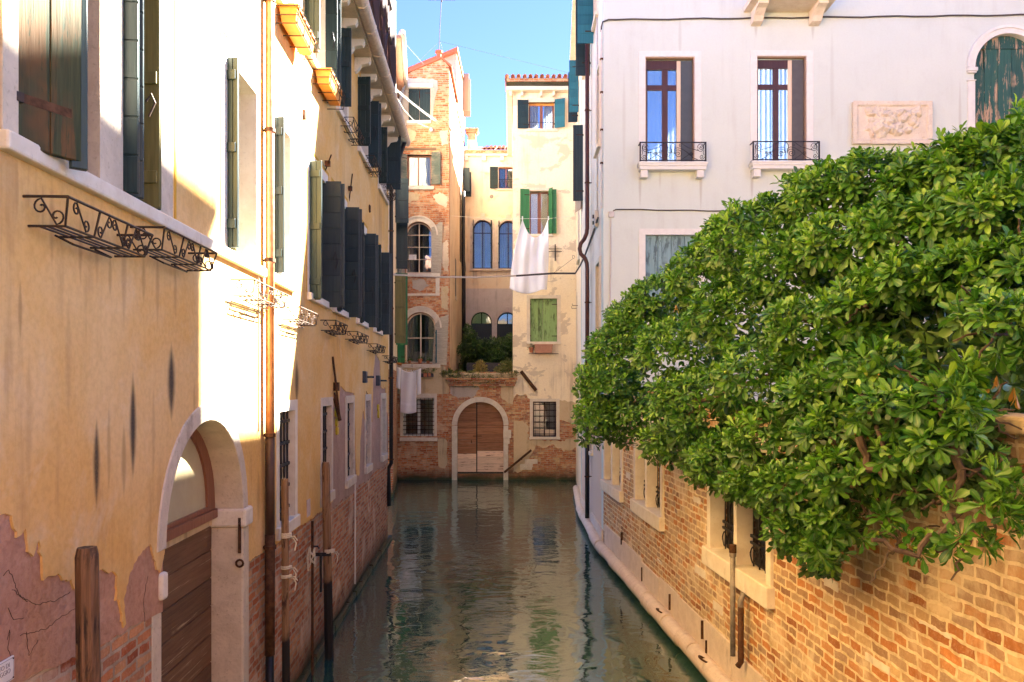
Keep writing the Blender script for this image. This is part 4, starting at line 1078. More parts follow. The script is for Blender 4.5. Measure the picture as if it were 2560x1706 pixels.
# arched windows with curved shutters
def arched_shutter(fr, rt, pts, mat, y=-.05, t=.04, stripes=9, slant=0):
    P = fr.pp(pts); b = MB(fr); b.prism(P, y - t * .6, y)
    zs_ = [p[1] for p in P]; us = [p[0] for p in P]
    m = stripes; z0, z1 = min(zs_), max(zs_)
    o = b.build('shutter', mat, rt, bevel=.006)
    h = MB(fr)
    for i in range(1, m):
        z = z0 + (z1 - z0) * i / m * .86
        h.box(min(us) + .03, max(us) - .03, y - t * .6 - .006, y - t * .6 + .002, z - .008, z + .008)
    h.build('batten', mat, o); return o
for w in (w_3, w_4):
    r = (w[1] - w[0]) / 2; c = (w[0] + w[1]) / 2; zs2 = w[3] - r
    b = MB(E); b.prism(arc(c, zs2, r + .20, PI, 0, 20) + arc(c, zs2, r + .02, 0, PI, 20), -.07, .06); b.prism(arc(c, zs2, r + .27, PI, 0, 20) + arc(c, zs2, r + .20, 0, PI, 20), -.10, .02)
    b.build('arch_moulding', m_stone, tower, bevel=.01)
glazing(E, tower, *w_3, y=.16, mat=m_framew, arch=True, cols=2, rows=(.28, .52, .76), bar=.03, bt=.03, fw=.05, gl=m_glassR, curtain='sides')
nt_ = bx(E, 1022, 637, 1041, 650, .13); MB(E).box(nt_[0], nt_[1], .135, .14, nt_[2], nt_[3]).build('paper_note', m_paper, tower)
glazing(E, tower, *w_4, y=.16, mat=m_framew, arch=True, cols=2, rows=(.50,), bar=.05, fw=.06, gl=m_glassR, curtain='sides')
arched_shutter(E, tower, [(994, 552), (1000, 553), (1006, 572), (1013, 578), (1013, 688), (995, 684)], m_greyw)
arched_shutter(E, tower, [(1078, 688), (1079, 570), (1090, 566), (1097, 558), (1107, 556), (1103, 690)], m_greyw)
arched_shutter(E, tower, [(1081, 912), (1088, 812), (1100, 795), (1122, 787), (1117, 914)], m_greyw, stripes=12)
leaf(E, tower, w_4[0] - .02, -.03, 128, .40, w_4[2], w_4[3] - .2, m_green, n=2)
leaf(E, tower, w_4[1] + .02, -.06, 80, .25, w_4[2], w_4[3] - .75, m_tealB, n=1, hardware=False)
slab(E, 998, 684, 1100, 693, -.09, .1, 'sill', m_stone, tower); slab(E, 1005, 911, 1101, 920, -.11, .1, 'sill', m_stone, tower)
slab(E, 1089, 694, 1099, 734, -.02, .05, 'stone_strip', m_stone, tower); slab(E, 1008, 734, 1099, 740, -.03, .05, 'stone_strip', m_stone, tower)
slab(E, 1001, 690, 1004, 732, -.02, .05, 'stone_strip', m_stone, tower)
# ground floor lattice window
casing(E, tower, *w_g, w=.11, mat=m_stone, sill=False, head=.18)
slab(E, 1000, 1094, 1094, 1103, -.10, .1, 'sill', m_stone, tower)
gz = glazing(E, tower, *w_g, y=.22, mat=m_white2, cols=2, bar=.13, fw=.10, gl=m_glass)
grille(E, gz, w_g[0], w_g[1], w_g[2], w_g[3], .03, 8, 9, .009, m_rust)
pipe(E, tower, [(E.px(1001, 230)[0], -.1, 16.6), (E.px(1001, 230)[0], -.1, 5)], .055, m_zinc)
# black pipe in the corner of the flank and the two shutters high at its rear
bp = pipe(E, tower, [(uR + .12, 7.6, 14.2), (uR + .12, 7.6, 10.6), (uR + .16, 7.3, 10.2), (uR + .16, 7.3, 4.6)], .10, m_pipeK)
fb = MB(E); fb.box(uR, uR + .03, 6.6, 7.1, 10.4, 14.6); fb.build('cable_duct', m_iron, tower)
for (y0, z0, z1, ma_) in ((8.6, 18.8, 20.8, m_brownp), (9.2, 14.6, 15.9, m_teal)):
    b = MB(E); b.box(uR + .02, uR + .36, y0, y0 + .05, z0, z1); b.box(uR + .02, uR + .42, y0 + .5, y0 + .55, z0 - .15, z1 - .1); b.build('shutter', ma_, tower, bevel=.005, split=True)
sw = MB(E); sw.box(uR - .02, uR + .012, 3.4, 4.0, 8.2, 10.0); sw.build('small_window', m_lampblk, tower)
sn = MB(E); sn.box(uR, uR + .05, 3.3, 4.1, 8.05, 8.2); sn.build('sill', m_stone, tower)

# ---------------------------------------------------------------- water gate wall and roof terrace
go = E.w(-1.3, 0, 0)
gate = root('water_gate', 'low brick wall with arched plank water gate under a weedy brick cornice', 'gate wall', (go.x, go.y, 0))
gl_, gr_ = uR + .006, E.px(1284, 900)[0]
dl, dr_ = E.px(1143, 1100)[0], E.px(1259, 1100)[0]; rD = (dr_ - dl) / 2
zsD = E.px(1200, 1005)[1] - rD; zD0 = E.px(1200, 1184)[1]
gtop = E.px(1200, 930)[1]
MB(E).prism(rectp(gl_, gr_, -1, gtop), -.06, .5, [archp(dl, dr_, zD0, zsD)]).build('brick_wall', m_brickE, gate)
MB(E).prism(rough_line(E.pp([(1126, 962), (1180, 960), (1200, 972), (1180, 995), (1140, 992), (1126, 985)]), .12, .05, 21), -.072, -.06, [], back=False).build('render_patch', m_grey, gate)
MB(E).prism(rough_line(E.pp([(1252, 965), (1283, 960), (1283, 1012), (1270, 1008), (1253, 996)]), .12, .03, 22), -.075, -.06, [], back=False).build('render_patch', m_tan, gate)
cn = MB(E)
for i, (y0, y1, p) in enumerate([(945, 950, .20), (950, 956, .16), (956, 961, .11), (961, 966, .14)]):
    a = E.px(1116 + i * 2, y0); c = E.px(1292 - i * 2, y1); cn.box(a[0], c[0] + .02, -.06 - p, -.05, c[1], a[1])
cn.build('cornice', m_brickE, gate, bevel=.015)
cp = MB(E); a = E.px(1114, 930); c = E.px(1292, 945); cp.box(a[0], c[0], -.16, .5, c[1] - .002, a[1] - .05); cp.build('coping', m_tan, gate, bevel=.03)
ro_ = MB(E); uc2 = (dl + dr_) / 2
ro_.prism(arc(uc2, zsD, rD + .215, PI, 0, 22) + arc(uc2, zsD, rD - .006, 0, PI, 22), -.11, .16)
sr = ro_.build('gate_surround', m_stone, gate, bevel=.015)
j = MB(E); j.box(dl - .22, dl + .006, -.105, .16, -.5, zsD - .02); j.box(dr_ - .006, dr_ + .20, -.105, .16, -.5, zsD - .02); j.build('jamb', m_stone, sr, bevel=.02, split=True)
q = bx(E, 1258, 1075, 1278, 1096, -.1); i_ = MB(E); i_.box(q[0], q[1], -.15, .1, q[2], q[3]); q = bx(E, 1259, 1096, 1274, 1110, -.1); i_.box(q[0], q[1], -.135, .1, q[2], q[3]); i_.build('impost', m_stoneW, sr, bevel=.02, split=True)
MB(E).box(dl, dr_, -.075, .2, -.6, zD0 - .06).build('threshold', m_brickL, gate, bevel=.02)
MB(E).box(dl, dr_, -.02, .2, zD0 - .06, zD0).build('step', m_stone, gate)
sx = E.px(1191, 1100)[0]
for (u0, u1, k) in ((dl, sx - .015, 0), (sx + .035, dr_, 1)):
    top = MB(E); low = MB(E); zz = zD0 + .05; i = 0
    while zz < zsD + rD:
        h = (.31, .27, .24, .33)[i % 4] * (1.1 if k else .95); z2 = min(zz + h, zsD + rD)
        a, c = u0, u1
        if z2 > zsD:
            ww = math.sqrt(max(rD ** 2 - (min(z2, zsD + rD * .985) - zsD) ** 2, 0)) + .03
            a, c = max(u0, uc2 - ww), min(u1, uc2 + ww)
            h2 = 4
            for s_ in range(h2):
                za, zb_ = zz + (z2 - zz) * s_ / h2, zz + (z2 - zz) * (s_ + 1) / h2
                ww = math.sqrt(max(rD ** 2 - (max(za - zsD, 0)) ** 2, 0.0001)); aa, cc = max(u0, uc2 - ww), min(u1, uc2 + ww)
                if cc > aa: top.box(aa, cc, .1, .15, za + (.006 if s_ == 0 else 0), zb_ - (.006 if s_ == h2 - 1 else 0))
        else: (low if z2 < zD0 + 1.05 else top).box(a, c, .1 + .006 * (i % 2), .15, zz + .005, z2 - .005)
        zz = z2; i += 1
    lf = top.build('gate_leaf', m_gate, gate); low.build('lower_boards', m_gateP, lf)
MB(E).prism(archp(dl, dr_, zD0, zsD), .15, .18).build('backing', m_pipeK, gate)
b = MB(E); z = E.px(1200, 1091)[1]; b.box(sx - .15, sx + .22, .085, .1, z - .015, z + .015); b.box(sx - .23, sx - .2, .07, .1, z - .3, z - .18); b.build('latch', m_rust, gate)
# iron rail down to the water and the short strut above
a = E.px(1262, 1184, -.3); c = E.px(1330, 1128, -.3)
o = root('slanting_rail', 'rusty slanting handrail running down to the water right of the gate', 'rail', E.w(a[0], -.3, a[1]))
b = MB(); b.obox((0, 0, 0), (c[0] - a[0], 0, c[1] - a[1]), (0, .06, 0), (-.05, 0, .075)); b.obox(((c[0] - a[0]) * .6, .02, (c[1] - a[1]) * .6), (0, .28, 0), (.05, 0, 0), (0, 0, .05)); b.build('rail', m_rust, o, bevel=.01)
a = E.px(1299, 931, -.2); c = E.px(1337, 980, -.2)
o = root('wall_strut', 'dark slanting timber strut fixed below the cream house wall right of the weedy cornice', 'strut', E.w(a[0], -.2, a[1]))
b = MB(); b.obox((0, 0, 0), (c[0] - a[0], 0, c[1] - a[1]), (0, .14, 0), (.11, 0, .10)); b.build('beam', m_rust, o, bevel=.015)
# terrace floor and its side
tf = MB(E); tf.quad((gl_, .5, gtop - .3), (gr_, .5, gtop - .3), (gr_, 10, gtop - .3), (gl_, 10, gtop - .3)); tag(tf.build('terrace', m_tan), kind='structure')

# ---------------------------------------------------------------- house behind the terrace
mo_ = M.w(-1.2, 0, 0)
mid = root('terrace_house', 'yellowed house behind the terrace with paired dark arched windows on two floors', 'house', (mo_.x, mo_.y, 0))
uA, uB = uR - 1.0, 3.0
ze = M.px(1200, 386)[1]; zt = M.px(1200, 362)[1]
wm = bx(M, 1246, 418, 1284, 473); a1 = bx(M, 1182, 550, 1231, 672); a2 = bx(M, 1246, 552, 1295, 672); d1 = bx(M, 1177, 780, 1230, 872); d2 = bx(M, 1242, 781, 1295, 872)
zw = M.px(1200, 722)[1]
MB(M).prism(rectp(uA, uB, zw, ze), 0, .35, [rectp(*wm), ah(a1), ah(a2)]).build('wall', m_creamM, mid)
m_low = plaster('whitewashed_plaster', (0.66, 0.62, 0.60), (0.60, 0.56, 0.53), (0.5, 0.46, 0.42), sc=0.7, streak=0.55, scol=(0.07, 0.07, 0.04), bump=0.3)
MB(M).prism(rectp(uA, uB, 2, zw), -.03, .35, [ah(d1), ah(d2)]).build('lower_wall', m_low, mid)
shell(M, uA, uB, 2, ze, 7).build('rear_wall', m_creamM, mid)
b = MB(M); b.box(uA, uB, -.22, .0, ze - .14, ze - .02)
b.build('eaves', m_stone, mid); b = MB(M); u = uA
while u < uB: b.box(u, u + .22, -.18, 0, ze - .40, ze - .145); u += 1.0
b.build('modillion', m_stone, mid, split=True); b = MB(M); b.box(uA, uB, -.26, .1, ze - .02, ze + .16); b.build('brick_course', m_brickT, mid)
sl = MB(M); sl.quad((uA, -.3, ze + .16), (uB, -.3, ze + .16), (uB, 5, ze + 2.0), (uA, 5, ze + 2.0)); sl.build('roof', m_tile, mid)
tiles(M, M.px(1212, 380)[0], uB, -.32, 4.8, ze + .17, ze + 1.9, .24, .10).build('roof_tiles', m_tile, mid, recalc=False)
sk = M.px(1193, 372, 1.2); b = MB(M); b.obox((sk[0], .9, ze + .62), (.72, 0, 0), (0, 1.2, .42), (0, -.03, .06)); b.build('skylight', m_glassR, mid)
c0 = bx(M, 1169, 335, 1191, 390, .6); b = MB(M); b.box(c0[0], c0[1], .3, .9, c0[2] - .5, c0[3] - .42); ch = b.build('chimney', m_cream, mid, bevel=.02)
b = MB(M); b.box(c0[0] + .03, c0[1] - .03, .33, .87, c0[3] - .42, c0[3]); b.box(c0[0] - .06, c0[1] + .06, .24, .96, c0[3], c0[3] + .10); b.box(c0[0] - .12, c0[1] + .12, .18, 1.02, c0[3] + .10, c0[3] + .2)
b.build('chimney_pot', m_brickT, ch, bevel=.02)
glazing(M, mid, *wm, y=.15, mat=m_frame, curtain='sides', gl=m_glassR)
leaf(M, mid, wm[0] - .02, -.03, 172, .46, wm[2], wm[3], m_teal, horiz=True)
casing(M, mid, *wm, w=.08, mat=m_stoneW, sw=.07, head=.12, name='window_surround')
b = MB(M); z = wm[2] + (wm[3] - wm[2]) * .42; b.box(wm[0], wm[1], -.03, -.01, z, z + .03)
for i in range(5):
    u = wm[0] + i * .2; b.tube([(u, -.02, wm[2]), (u + .2, -.02, z)], .01, 4); b.tube([(u + .2, -.02, wm[2]), (u, -.02, z)], .01, 4)
b.build('railing', m_ironB, mid)
vc = M.px(1229, 492); MB(M).prism([(vc[0] + .11 * math.cos(t), vc[1] + .11 * math.sin(t)) for t in [i * PI / 8 for i in range(16)]], -.02, .0).build('vent_grate', m_pipeG, mid)
for i, w in enumerate((a1, a2)):
    casing(M, mid, *w, w=.16, mat=m_stone, sill=False, arch=True)
    glazing(M, mid, *w, y=.2, mat=m_frameD, arch=True, rows=(.74,), gl=m_glass, fw=.07, curtain='sides')
    zz = w[3] - .25
    leaf(M, mid, w[0] + .02, -.02, 84, .22, w[2], zz + .22, m_teal, n=2, hardware=False); leaf(M, mid, w[1] - .03, .0, 100, .24, w[2], zz + .2, m_teal, n=2, hardware=False)
    k = MB(M); cc = (w[0] + w[1]) / 2; k.prism([(cc - .09, w[3] - .02), (cc + .09, w[3] - .02), (cc + .13, w[3] + .36), (cc - .13, w[3] + .36)], -.06, .02); k.build('keystone', m_stone, mid, bevel=.01)
b = MB(M); q = bx(M, 1174, 673, 1300, 678); b.box(q[0], q[1], -.14, .1, q[2], q[3]); b.build('sill', m_stone, mid, bevel=.01)
for w in (d1, d2):
    casing(M, mid, *w, w=.10, y=-.06, mat=m_low, sill=False, arch=True)
    gz = glazing(M, mid, *w, y=.2, mat=m_pipeK, arch=True, gl=m_glass)
    b = MB(M); r = (w[1] - w[0]) / 2; b.box(w[0] + .03, w[1] - .03, .1, .14, w[2], w[3] - r - .05); b.build('door', m_teal, mid)
    k = MB(M); cc = (w[0] + w[1]) / 2; k.prism([(cc - .10, w[3] - .02), (cc + .10, w[3] - .02), (cc + .15, w[3] + .32), (cc - .15, w[3] + .32)], -.08, .02); k.build('keystone', m_low, mid, bevel=.01)

# ---------------------------------------------------------------- cream house on the right of the gate
co_ = E.w(1.4, 0, 0)
cream = root('cream_house', 'cream plastered house right of the gate with teal and green shutters, brick showing low down', 'house', (co_.x, co_.y, 0))
cl0, cr0 = E.px(1282, 500)[0], E.px(1470, 500)[0]
zce = E.px(1300, 232)[1]
c1 = bx(E, 1322, 257, 1385, 323); c2 = bx(E, 1324, 478, 1373, 587); c3 = bx(E, 1325, 747, 1393, 855); c4 = bx(E, 1332, 1004, 1391, 1093)
MB(E).prism(rectp(cl0, cr0, -1, zce), -.04, .36, [rectp(*c) for c in (c1, c2, c3, c4)]).build('brick_base', m_brickE, cream)
low = rough_line([E.px(x, y) for x, y in [(1282, 1002), (1292, 985), (1300, 990), (1312, 985), (1326, 998), (1345, 1000), (1395, 1000), (1400, 1050), (1410, 1045), (1420, 1052), (1442, 1050), (1445, 1060)]], .10, .04, 31)
MB(E).prism([(cl0, zce)] + low + [(cr0, low[-1][1]), (cr0, zce)], -.065, -.04, [rectp(*c) for c in (c1, c2, c3)] + [], back=False).build('plaster_coat', m_cream, cream)
MB(E).prism(rough_line(E.pp([(1276, 1060), (1285, 1052), (1318, 1055), (1322, 1100), (1395, 1102), (1442, 1098), (1443, 1118), (1410, 1130), (1385, 1112), (1362, 1120), (1340, 1112), (1322, 1150), (1300, 1180), (1276, 1180)]), .1, .05, 32), -.055, -.04, [], back=False).build('render_patch', m_tan, cream)
MB(E).prism(rough_line(E.pp([(1398, 1000), (1443, 1008), (1443, 1060), (1420, 1056), (1398, 1046)]), .1, .04, 33), -.07, -.04, [], back=False).build('render_patch', m_tan, cream)
q = MB(E)
for r in ((1300, 1160, 1330, 1175), (1322, 1158, 1332, 1168), (1312, 1148, 1344, 1160)):
    t = bx(E, *r); q.box(t[0], t[1], -.062 - random.uniform(0, .008), .0, t[2], t[3])
q.build('stone_block', m_stone, cream, bevel=.015, split=True)
sd = MB(E); sd.quad((cl0, .36, -1), (cl0, 11, -1), (cl0, 11, zce), (cl0, .36, zce)); sd.quad((cr0, .36, -1), (cr0, .36, zce), (cr0, 11, zce), (cr0, 11, -1)); sd.quad((cl0, 11, -1), (cr0, 11, -1), (cr0, 11, zce), (cl0, 11, zce)); sd.build('side_wall', m_grey, cream)
b = MB(E); t = bx(E, 1266, 218, 1445, 232, -.25); b.box(t[0], cr0, -.38, .1, t[2] + .06, t[3]); b.box(t[0], t[0] + .25, .1, 9, t[2] + .06, t[3]); ev = b.build('eaves', m_stoneW, cream, bevel=.02)
b = MB(E)
for x in (1277, 1305, 1353, 1384, 1423): t = bx(E, x - 3, 228, x + 3, 239, -.2); b.box(t[0], t[1], -.30, -.04, t[2] - .04, t[3])
b.build('modillion', m_stoneW, ev, bevel=.01, split=True)
b = MB(E); zz = E.px(1300, 213)[1]; b.box(cl0 - .25, cr0, -.42, .1, zz - .02, zz + .12); b.build('brick_course', m_brickE, cream)
b = MB(E); b.add([(cl0 - .3, -.45, zz + .12), (cr0, -.45, zz + .12), (cr0, 5, zz + 1.3), (cl0 + 1, 5, zz + 1.3), (cl0 - .3, 10, zz + .12)], [(0, 1, 2, 3), (0, 3, 4)]); b.build('roof', m_tile, cream)
tiles(E, cl0 - .25, cr0, -.55, 3.0, zz + .14, zz + .85, .235, .095).build('roof_tiles', m_tile, cream, recalc=False)
# windows of the cream house
gz = glazing(E, cream, *c1, y=.15, mat=m_frame, curtain='sides', gl=m_glassR, bar=.12)
MB(E).box(c1[0], c1[1], .1, .14, c1[3] - .1, c1[3]).build('head_board', m_orange, gz)
t = bx(E, 1316, 324, 1395, 331); MB(E).box(t[0], t[1], -.13, .1, t[2], t[3]).build('sill', m_stoneW, cream, bevel=.01)
t = bx(E, 1318, 247, 1386, 256); MB(E).box(t[0], t[1], -.075, .0, t[2], t[3]).build('lintel', m_stoneW, cream)
for (z_) in (c1[2] + .28,): MB(E).tube([(c1[0], -.02, z_), (c1[1], -.02, z_)], .012, 6).build('guard_rail', m_ironB, cream)
leaf(E, cream, c1[0] - .02, -.10, 176, .46, c1[2] - .02, c1[3] + .08, m_teal, horiz=True); leaf(E, cream, c1[1] + .02, -.10, 22, .46, c1[2] + .0, c1[3] + .1, m_tealB, horiz=True)
casing(E, cream, *c2, w=.12, y=-.08, mat=m_stoneW, head=.12, sw=.1, sp=.15)
glazing(E, cream, *c2, y=.2, mat=m_frame, gl=m_glassR, bar=.14)
leaf(E, cream, c2[0] - .01, -.09, 168, .40, c2[2] - .02, c2[3] + .06, m_green); leaf(E, cream, c2[1] - .02, -.05, 62, .30, c2[2], c2[3] + .08, m_green, n=2); leaf(E, cream, c2[1] + .12, -.2, 12, .18, c2[2], c2[3] + .02, m_green, n=1, hardware=False)
casing(E, cream, *c3, w=.14, y=-.085, mat=m_stoneW, head=.14, sw=.11, sp=.13)
mw = (c3[0] + c3[1]) / 2 - .04
leaf(E, cream, c3[0] + .01, .02, 0, mw - c3[0] - .01, c3[2] + .01, c3[3] - .01, m_greenP, n=3, battens=False); leaf(E, cream, c3[1] - .01, .02, 180, c3[1] - mw - .02, c3[2] + .01, c3[3] - .01, m_greenP, n=2, battens=False)
casing(E, cream, *c4, w=.13, y=-.085, mat=m_stoneW, head=.12, sw=.1, sp=.12)
gz = glazing(E, cream, *c4, y=.2, mat=m_frameD, cols=2)
grille(E, gz, *c4, .02, 5, 6, .010, m_ironB)
MB(E).box(c4[0], c4[1], .22, .25, c4[2] + .02, c4[2] + .30).build('inner_board', m_framew, gz)
# plaster hooks and the pot bracket
b = MB(E); a = E.px(1388, 629, -.1); b.box(a[0] - .33, a[0] + .28, -.14, -.12, a[1] + .09, a[1] + .11); b.box(a[0] - .33, a[0] + .28, -.14, -.12, a[1] - .02, a[1]); b.box(a[0] - .02, a[0] + .02, -.13, -.05, a[1] - .4, a[1] + .3); b.build('line_bracket', m_ironB, cream, split=True)

# ---------------------------------------------------------------- laundry, lines, pots
def cloth_sheet(nm, label, f, nu, nv, loc, mat, cat='laundry'):
    vs = []; fs = []
    for j in range(nv + 1):
        for i in range(nu + 1): vs.append(tuple(Vector(f(i / nu, j / nv)) - Vector(loc)))
    for j in range(nv):
        for i in range(nu): k = j * (nu + 1) + i; fs.append((k, k + 1, k + nu + 2, k + nu + 1))
    me = bpy.data.meshes.new(nm); me.from_pydata(vs, [], fs); me.update()
    for p in me.polygons: p.use_smooth = True
    me.materials.append(mat); o = bpy.data.objects.new(nm, me); COL.objects.link(o); o.location = loc
    md = o.modifiers.new('thick', 'SOLIDIFY'); md.thickness = .006
    if label: tag(o, label, cat)
    return o
YS = 30.6
def sheet_f(s, t):
    x = (1306 + (1370 - 1306) * s) * (1 - t) + (1274 + (1367 - 1274) * s) * t
    sag = 46 * (1 - abs(2 * s - 1) ** 2.2)
    yt = 548 + sag; yb = 722 + 11 * math.sin(PI * min(1, s * 1.15)) + 3 * s
    x += -6 * math.sin(PI * t) * (1 - s) + 3 * math.sin(PI * t) * s
    dy = .06 * math.sin(s * 11 + t * 2.5) * (.35 + t * .65) + .035 * math.sin(s * 23 - t * 4) + .10 * math.exp(-((s - .5 - .1 * t) / .25) ** 2) * (1 - t) + .03 * math.sin((s + t) * 9)
    return ray(x, yt + (yb - yt) * t, YS + dy)
so_ = ray(1320, 720, YS)
sheet = cloth_sheet('bed_sheet', 'large white bed sheet hanging by two corners before the cream house', sheet_f, 48, 48, so_, m_sheet)
for (x, y) in ((1306, 546), (1371, 546)):
    p = ray(x, y, YS) - so_; b = MB(); b.box(p.x - .025, p.x + .025, p.y - .05, p.y + .02, p.z - .07, p.z + .07); b.build('clothes_peg', m_paper, sheet, split=True)
a = E.w(*((uR + .1), -.1, E.px(1122, 552)[1])); p0 = ray(1306, 547, YS); p1 = ray(1371, 547, YS); d_ = E.w(E.px(1440, 552)[0], -.15, E.px(1440, 552)[1])
# (the line the sheet hangs from runs from the tower corner over to the right-hand house)
ln = root('clothes_line', 'thin washing line carrying the white bed sheet by its corners', 'washing line', tuple(p0))
b = MB(); b.tube([tuple(Vector(q_) - p0) for q_ in (ray(1126, 540, 32.6), ray(1215, 546, 31.6), p0, p1, ray(1436, 540, 30.5))], .006, 5); b.build('line', m_ropeW, ln)
# heavy line with a cable crossing the canal
pts = [ray(974, 687, 19.9), ray(1100, 693, 20.4), ray(1190, 694, 20.9), ray(1290, 690, 21.3), ray(1380, 684, 21.8), ray(1438, 684, 22.2), ray(1450, 665, 22.3), ray(1462, 640, 22.4), ray(1480, 590, 20.8), ray(1495, 545, 19.0)]
cb = root('canal_rope', 'pale rope and dark cable sagging right across the canal in front of the bed sheet', 'rope', tuple(pts[0]))
b = MB(); b.tube([tuple(p - pts[0]) for p in pts[:4]], .022, 6); b.build('rope', m_rope, cb)
b = MB(); b.tube([tuple(p - pts[0]) for p in pts[3:]], .026, 6); b.build('cable', m_cable, cb)
b = MB(); b.tube([tuple(ray(x, y, 22.0) - pts[0]) for x, y in ((1385, 682), (1410, 664), (1432, 647))], .006, 4); b.tube([tuple(ray(1434 + 3 * math.cos(t), 643 + 4 * math.sin(t), 22.0) - pts[0]) for t in [i * PI / 5 for i in range(11)]], .006, 4); b.build('tie_wire', m_cable, cb)
# white ropes by the tower top window
p0 = ray(990, 222, 29.0)
lr = root('window_ropes', 'pair of slack white ropes strung from the left eaves to the tower wall', 'rope', tuple(p0))
for P in ([(990, 222), (1030, 256), (1065, 283), (1099, 306)], [(991, 227), (1030, 260), (1065, 287), (1096, 309)], [(988, 236), (1010, 275), (1035, 302), (1062, 316), (1078, 320)]):
    b = MB(); n = len(P); b.tube([tuple(ray(x, y, 29.0 + 3.6 * i / (n - 1)) - p0) for i, (x, y) in enumerate(P)], .006, 5); b.build('rope', m_ropeW, lr)
p1 = ray(1078, 324, 32.55) - p0; b = MB(); b.lathe([(.02, p1.z - .1), (.07, p1.z - .07), (.08, p1.z), (.05, p1.z + .07), (.015, p1.z + .09)], p1.x, p1.y, 10); b.build('pulley', m_paper, lr, smooth=True)
# shirt and small line by the tower's ground floor
YL = 31.2
p0 = ray(985, 914, YL)
sl_ = root('short_clothes_line', 'short line with wooden pegs above the latticed ground floor window', 'washing line', tuple(p0))
lp = [(980, 912), (1000, 919), (1015, 925), (1030, 929), (1042, 928), (1052, 922), (1056, 924)]
b = MB(); b.tube([tuple(ray(x, y, YL) - p0) for x, y in lp], .008, 5); b.tube([tuple(ray(x, y, YL + .5) - p0) for x, y in ((985, 912), (1020, 918), (1052, 923), (1068, 920))], .008, 5); b.build('line', m_ropeW, sl_)
b = MB(); b.obox(tuple(ray(978, 910, YL + .2) - p0), (.34, 0, 0), (0, .8, 0), (0, 0, .05)); b.build('wooden_arm', m_orange, sl_)
for x, y in ((993, 916), (1001, 920), (1004, 922), (1016, 926), (1028, 928), (1034, 929), (1041, 928), (1051, 924)):
    p = ray(x, y, YL) - p0; MB().box(p.x - .012, p.x + .012, p.y - .03, p.y + .02, p.z - .05, p.z + .05).build('clothes_peg', m_paper, sl_, split=True)
def shirt_f(s, t):
    x = 1002.5 + 39 * s + (-1.5 + 1 * s) * t
    yt = 921 + 9 * math.sin(PI * min(1, s * .8 + .05)); yb = 1031 + 4 * math.sin(PI * s)
    fold = .02 if t < .78 else -.02
    return ray(x, yt + (yb - yt) * t, YL + .03 * math.sin(s * 9 + t * 2) + fold)
so2 = ray(1022, 1030, YL)
shirt = cloth_sheet('white_shirt', 'white long-sleeved shirt pegged out by its hem before the latticed window', shirt_f, 24, 30, so2, m_sheet)
for x0, x1, y0, y1, q in ((992, 1002, 917, 970, -1.5), (1042.5, 1052.5, 925, 989, 0)):
    f_ = lambda s, t: ray(x0 + (x1 - x0) * s + q * t, y0 + 4 * s * (1 if q else -1) + (y1 - y0) * t, YL - .04 + .035 * math.sin(s * PI) * -1 + .02 * math.sin(t * 6))
    sv = cloth_sheet('sleeve', None, f_, 8, 16, so2, m_sheet); sv.parent = shirt; sv.location = (0, 0, 0)
# antenna with guy wires
at = ray(1097, 148, 34.7)
an = root('roof_antenna', 'thin television mast with guy wires on the brick tower flue', 'antenna', tuple(at))
b = MB(); b.tube([(0, 0, -.1), (.04, 0, 1.2), (.12, 0, 2.7), (.14, 0, 3.3)], .02, 6); b.box(-.5, .75, -.01, .01, 2.66, 2.69); b.box(.1, .16, -.04, .04, 2.6, 2.75); b.build('mast', m_cable, an)
b = MB(); tp = Vector((.045, 0, .8))
for e in ((1012, 186, 33), (1112, 140, 37), (1425, 183, 33.2)): b.tube([tuple(tp), tuple(ray(*e) - at)], .005, 4)
b.tube([tuple(ray(988, 82, 27.8) - at), tuple(ray(1060, 162, 34) - at)], .006, 4)
b.build('guy_wire', m_cable, an)
# flower pots
def pot(label, fr, x, y, r, h, d, plant=None, mat=None):
    u, z = fr.px(x, y, d); o = root('flower_pot', label, 'flower pot', fr.w(u, d, z))
    b = MB(); b.lathe([(r * .68, 0), (r * .92, h * .78), (r * 1.06, h * .78), (r * 1.06, h), (r * .9, h), (r * .85, h * .85)], 0, 0, 14); b.build('pot', mat or m_terra, o)
    return o, r, h
pots = [pot('small terracotta pot on the left end of the arched window sill', E, 1024, 909, .07, .12, -.02), pot('largest terracotta pot standing in the middle of the arched window sill', E, 1050, 910, .10, .21, -.03),
        pot('small terracotta pot at the right end of the arched window sill', E, 1070, 910, .08, .13, -.02), pot('terracotta pot with a small plant left of the pale trough', E, 1328, 882, .10, .22, -.2)]
u0_, u1_, z0_, z1_ = bx(E, 1337, 861, 1381, 883, -.25)
o = root('terracotta_trough', 'pale terracotta trough hung below the worn green shutters', 'planter', E.w(u0_, -.1, z0_))
b = MB(); l = u1_ - u0_; h = z1_ - z0_
b.add([(0.02, -.22, 0), (l - .02, -.22, 0), (l - .02, -.02, 0), (.02, -.02, 0), (0, -.26, h * .8), (l, -.26, h * .8), (l, 0, h * .8), (0, 0, h * .8)], [(0, 3, 2, 1), (4, 5, 6, 7), (0, 1, 5, 4), (1, 2, 6, 5), (2, 3, 7, 6), (3, 0, 4, 7)])
b.box(-.02, l + .02, -.28, .01, h * .8 + .001, h); b.build('trough', m_terraP, o, bevel=.008)
b = MB(); b.tube([(-.25, 0.02, -.03), (-.25, -.24, -.03), (l + .25, -.24, -.03), (l + .25, .02, -.03)], .012, 5); b.build('bracket', m_iron, o, split=True)
u, z = E.px(1066, 934, -.15)
o = root('wall_trough', 'small iron cage with dark planters hung right of the pegged shirt', 'planter', E.w(u, -.1, z))
b = MB(); b.box(-.28, .30, -.2, -.02, -.16, .0); b.build('trough', m_lampblk, o, bevel=.01)
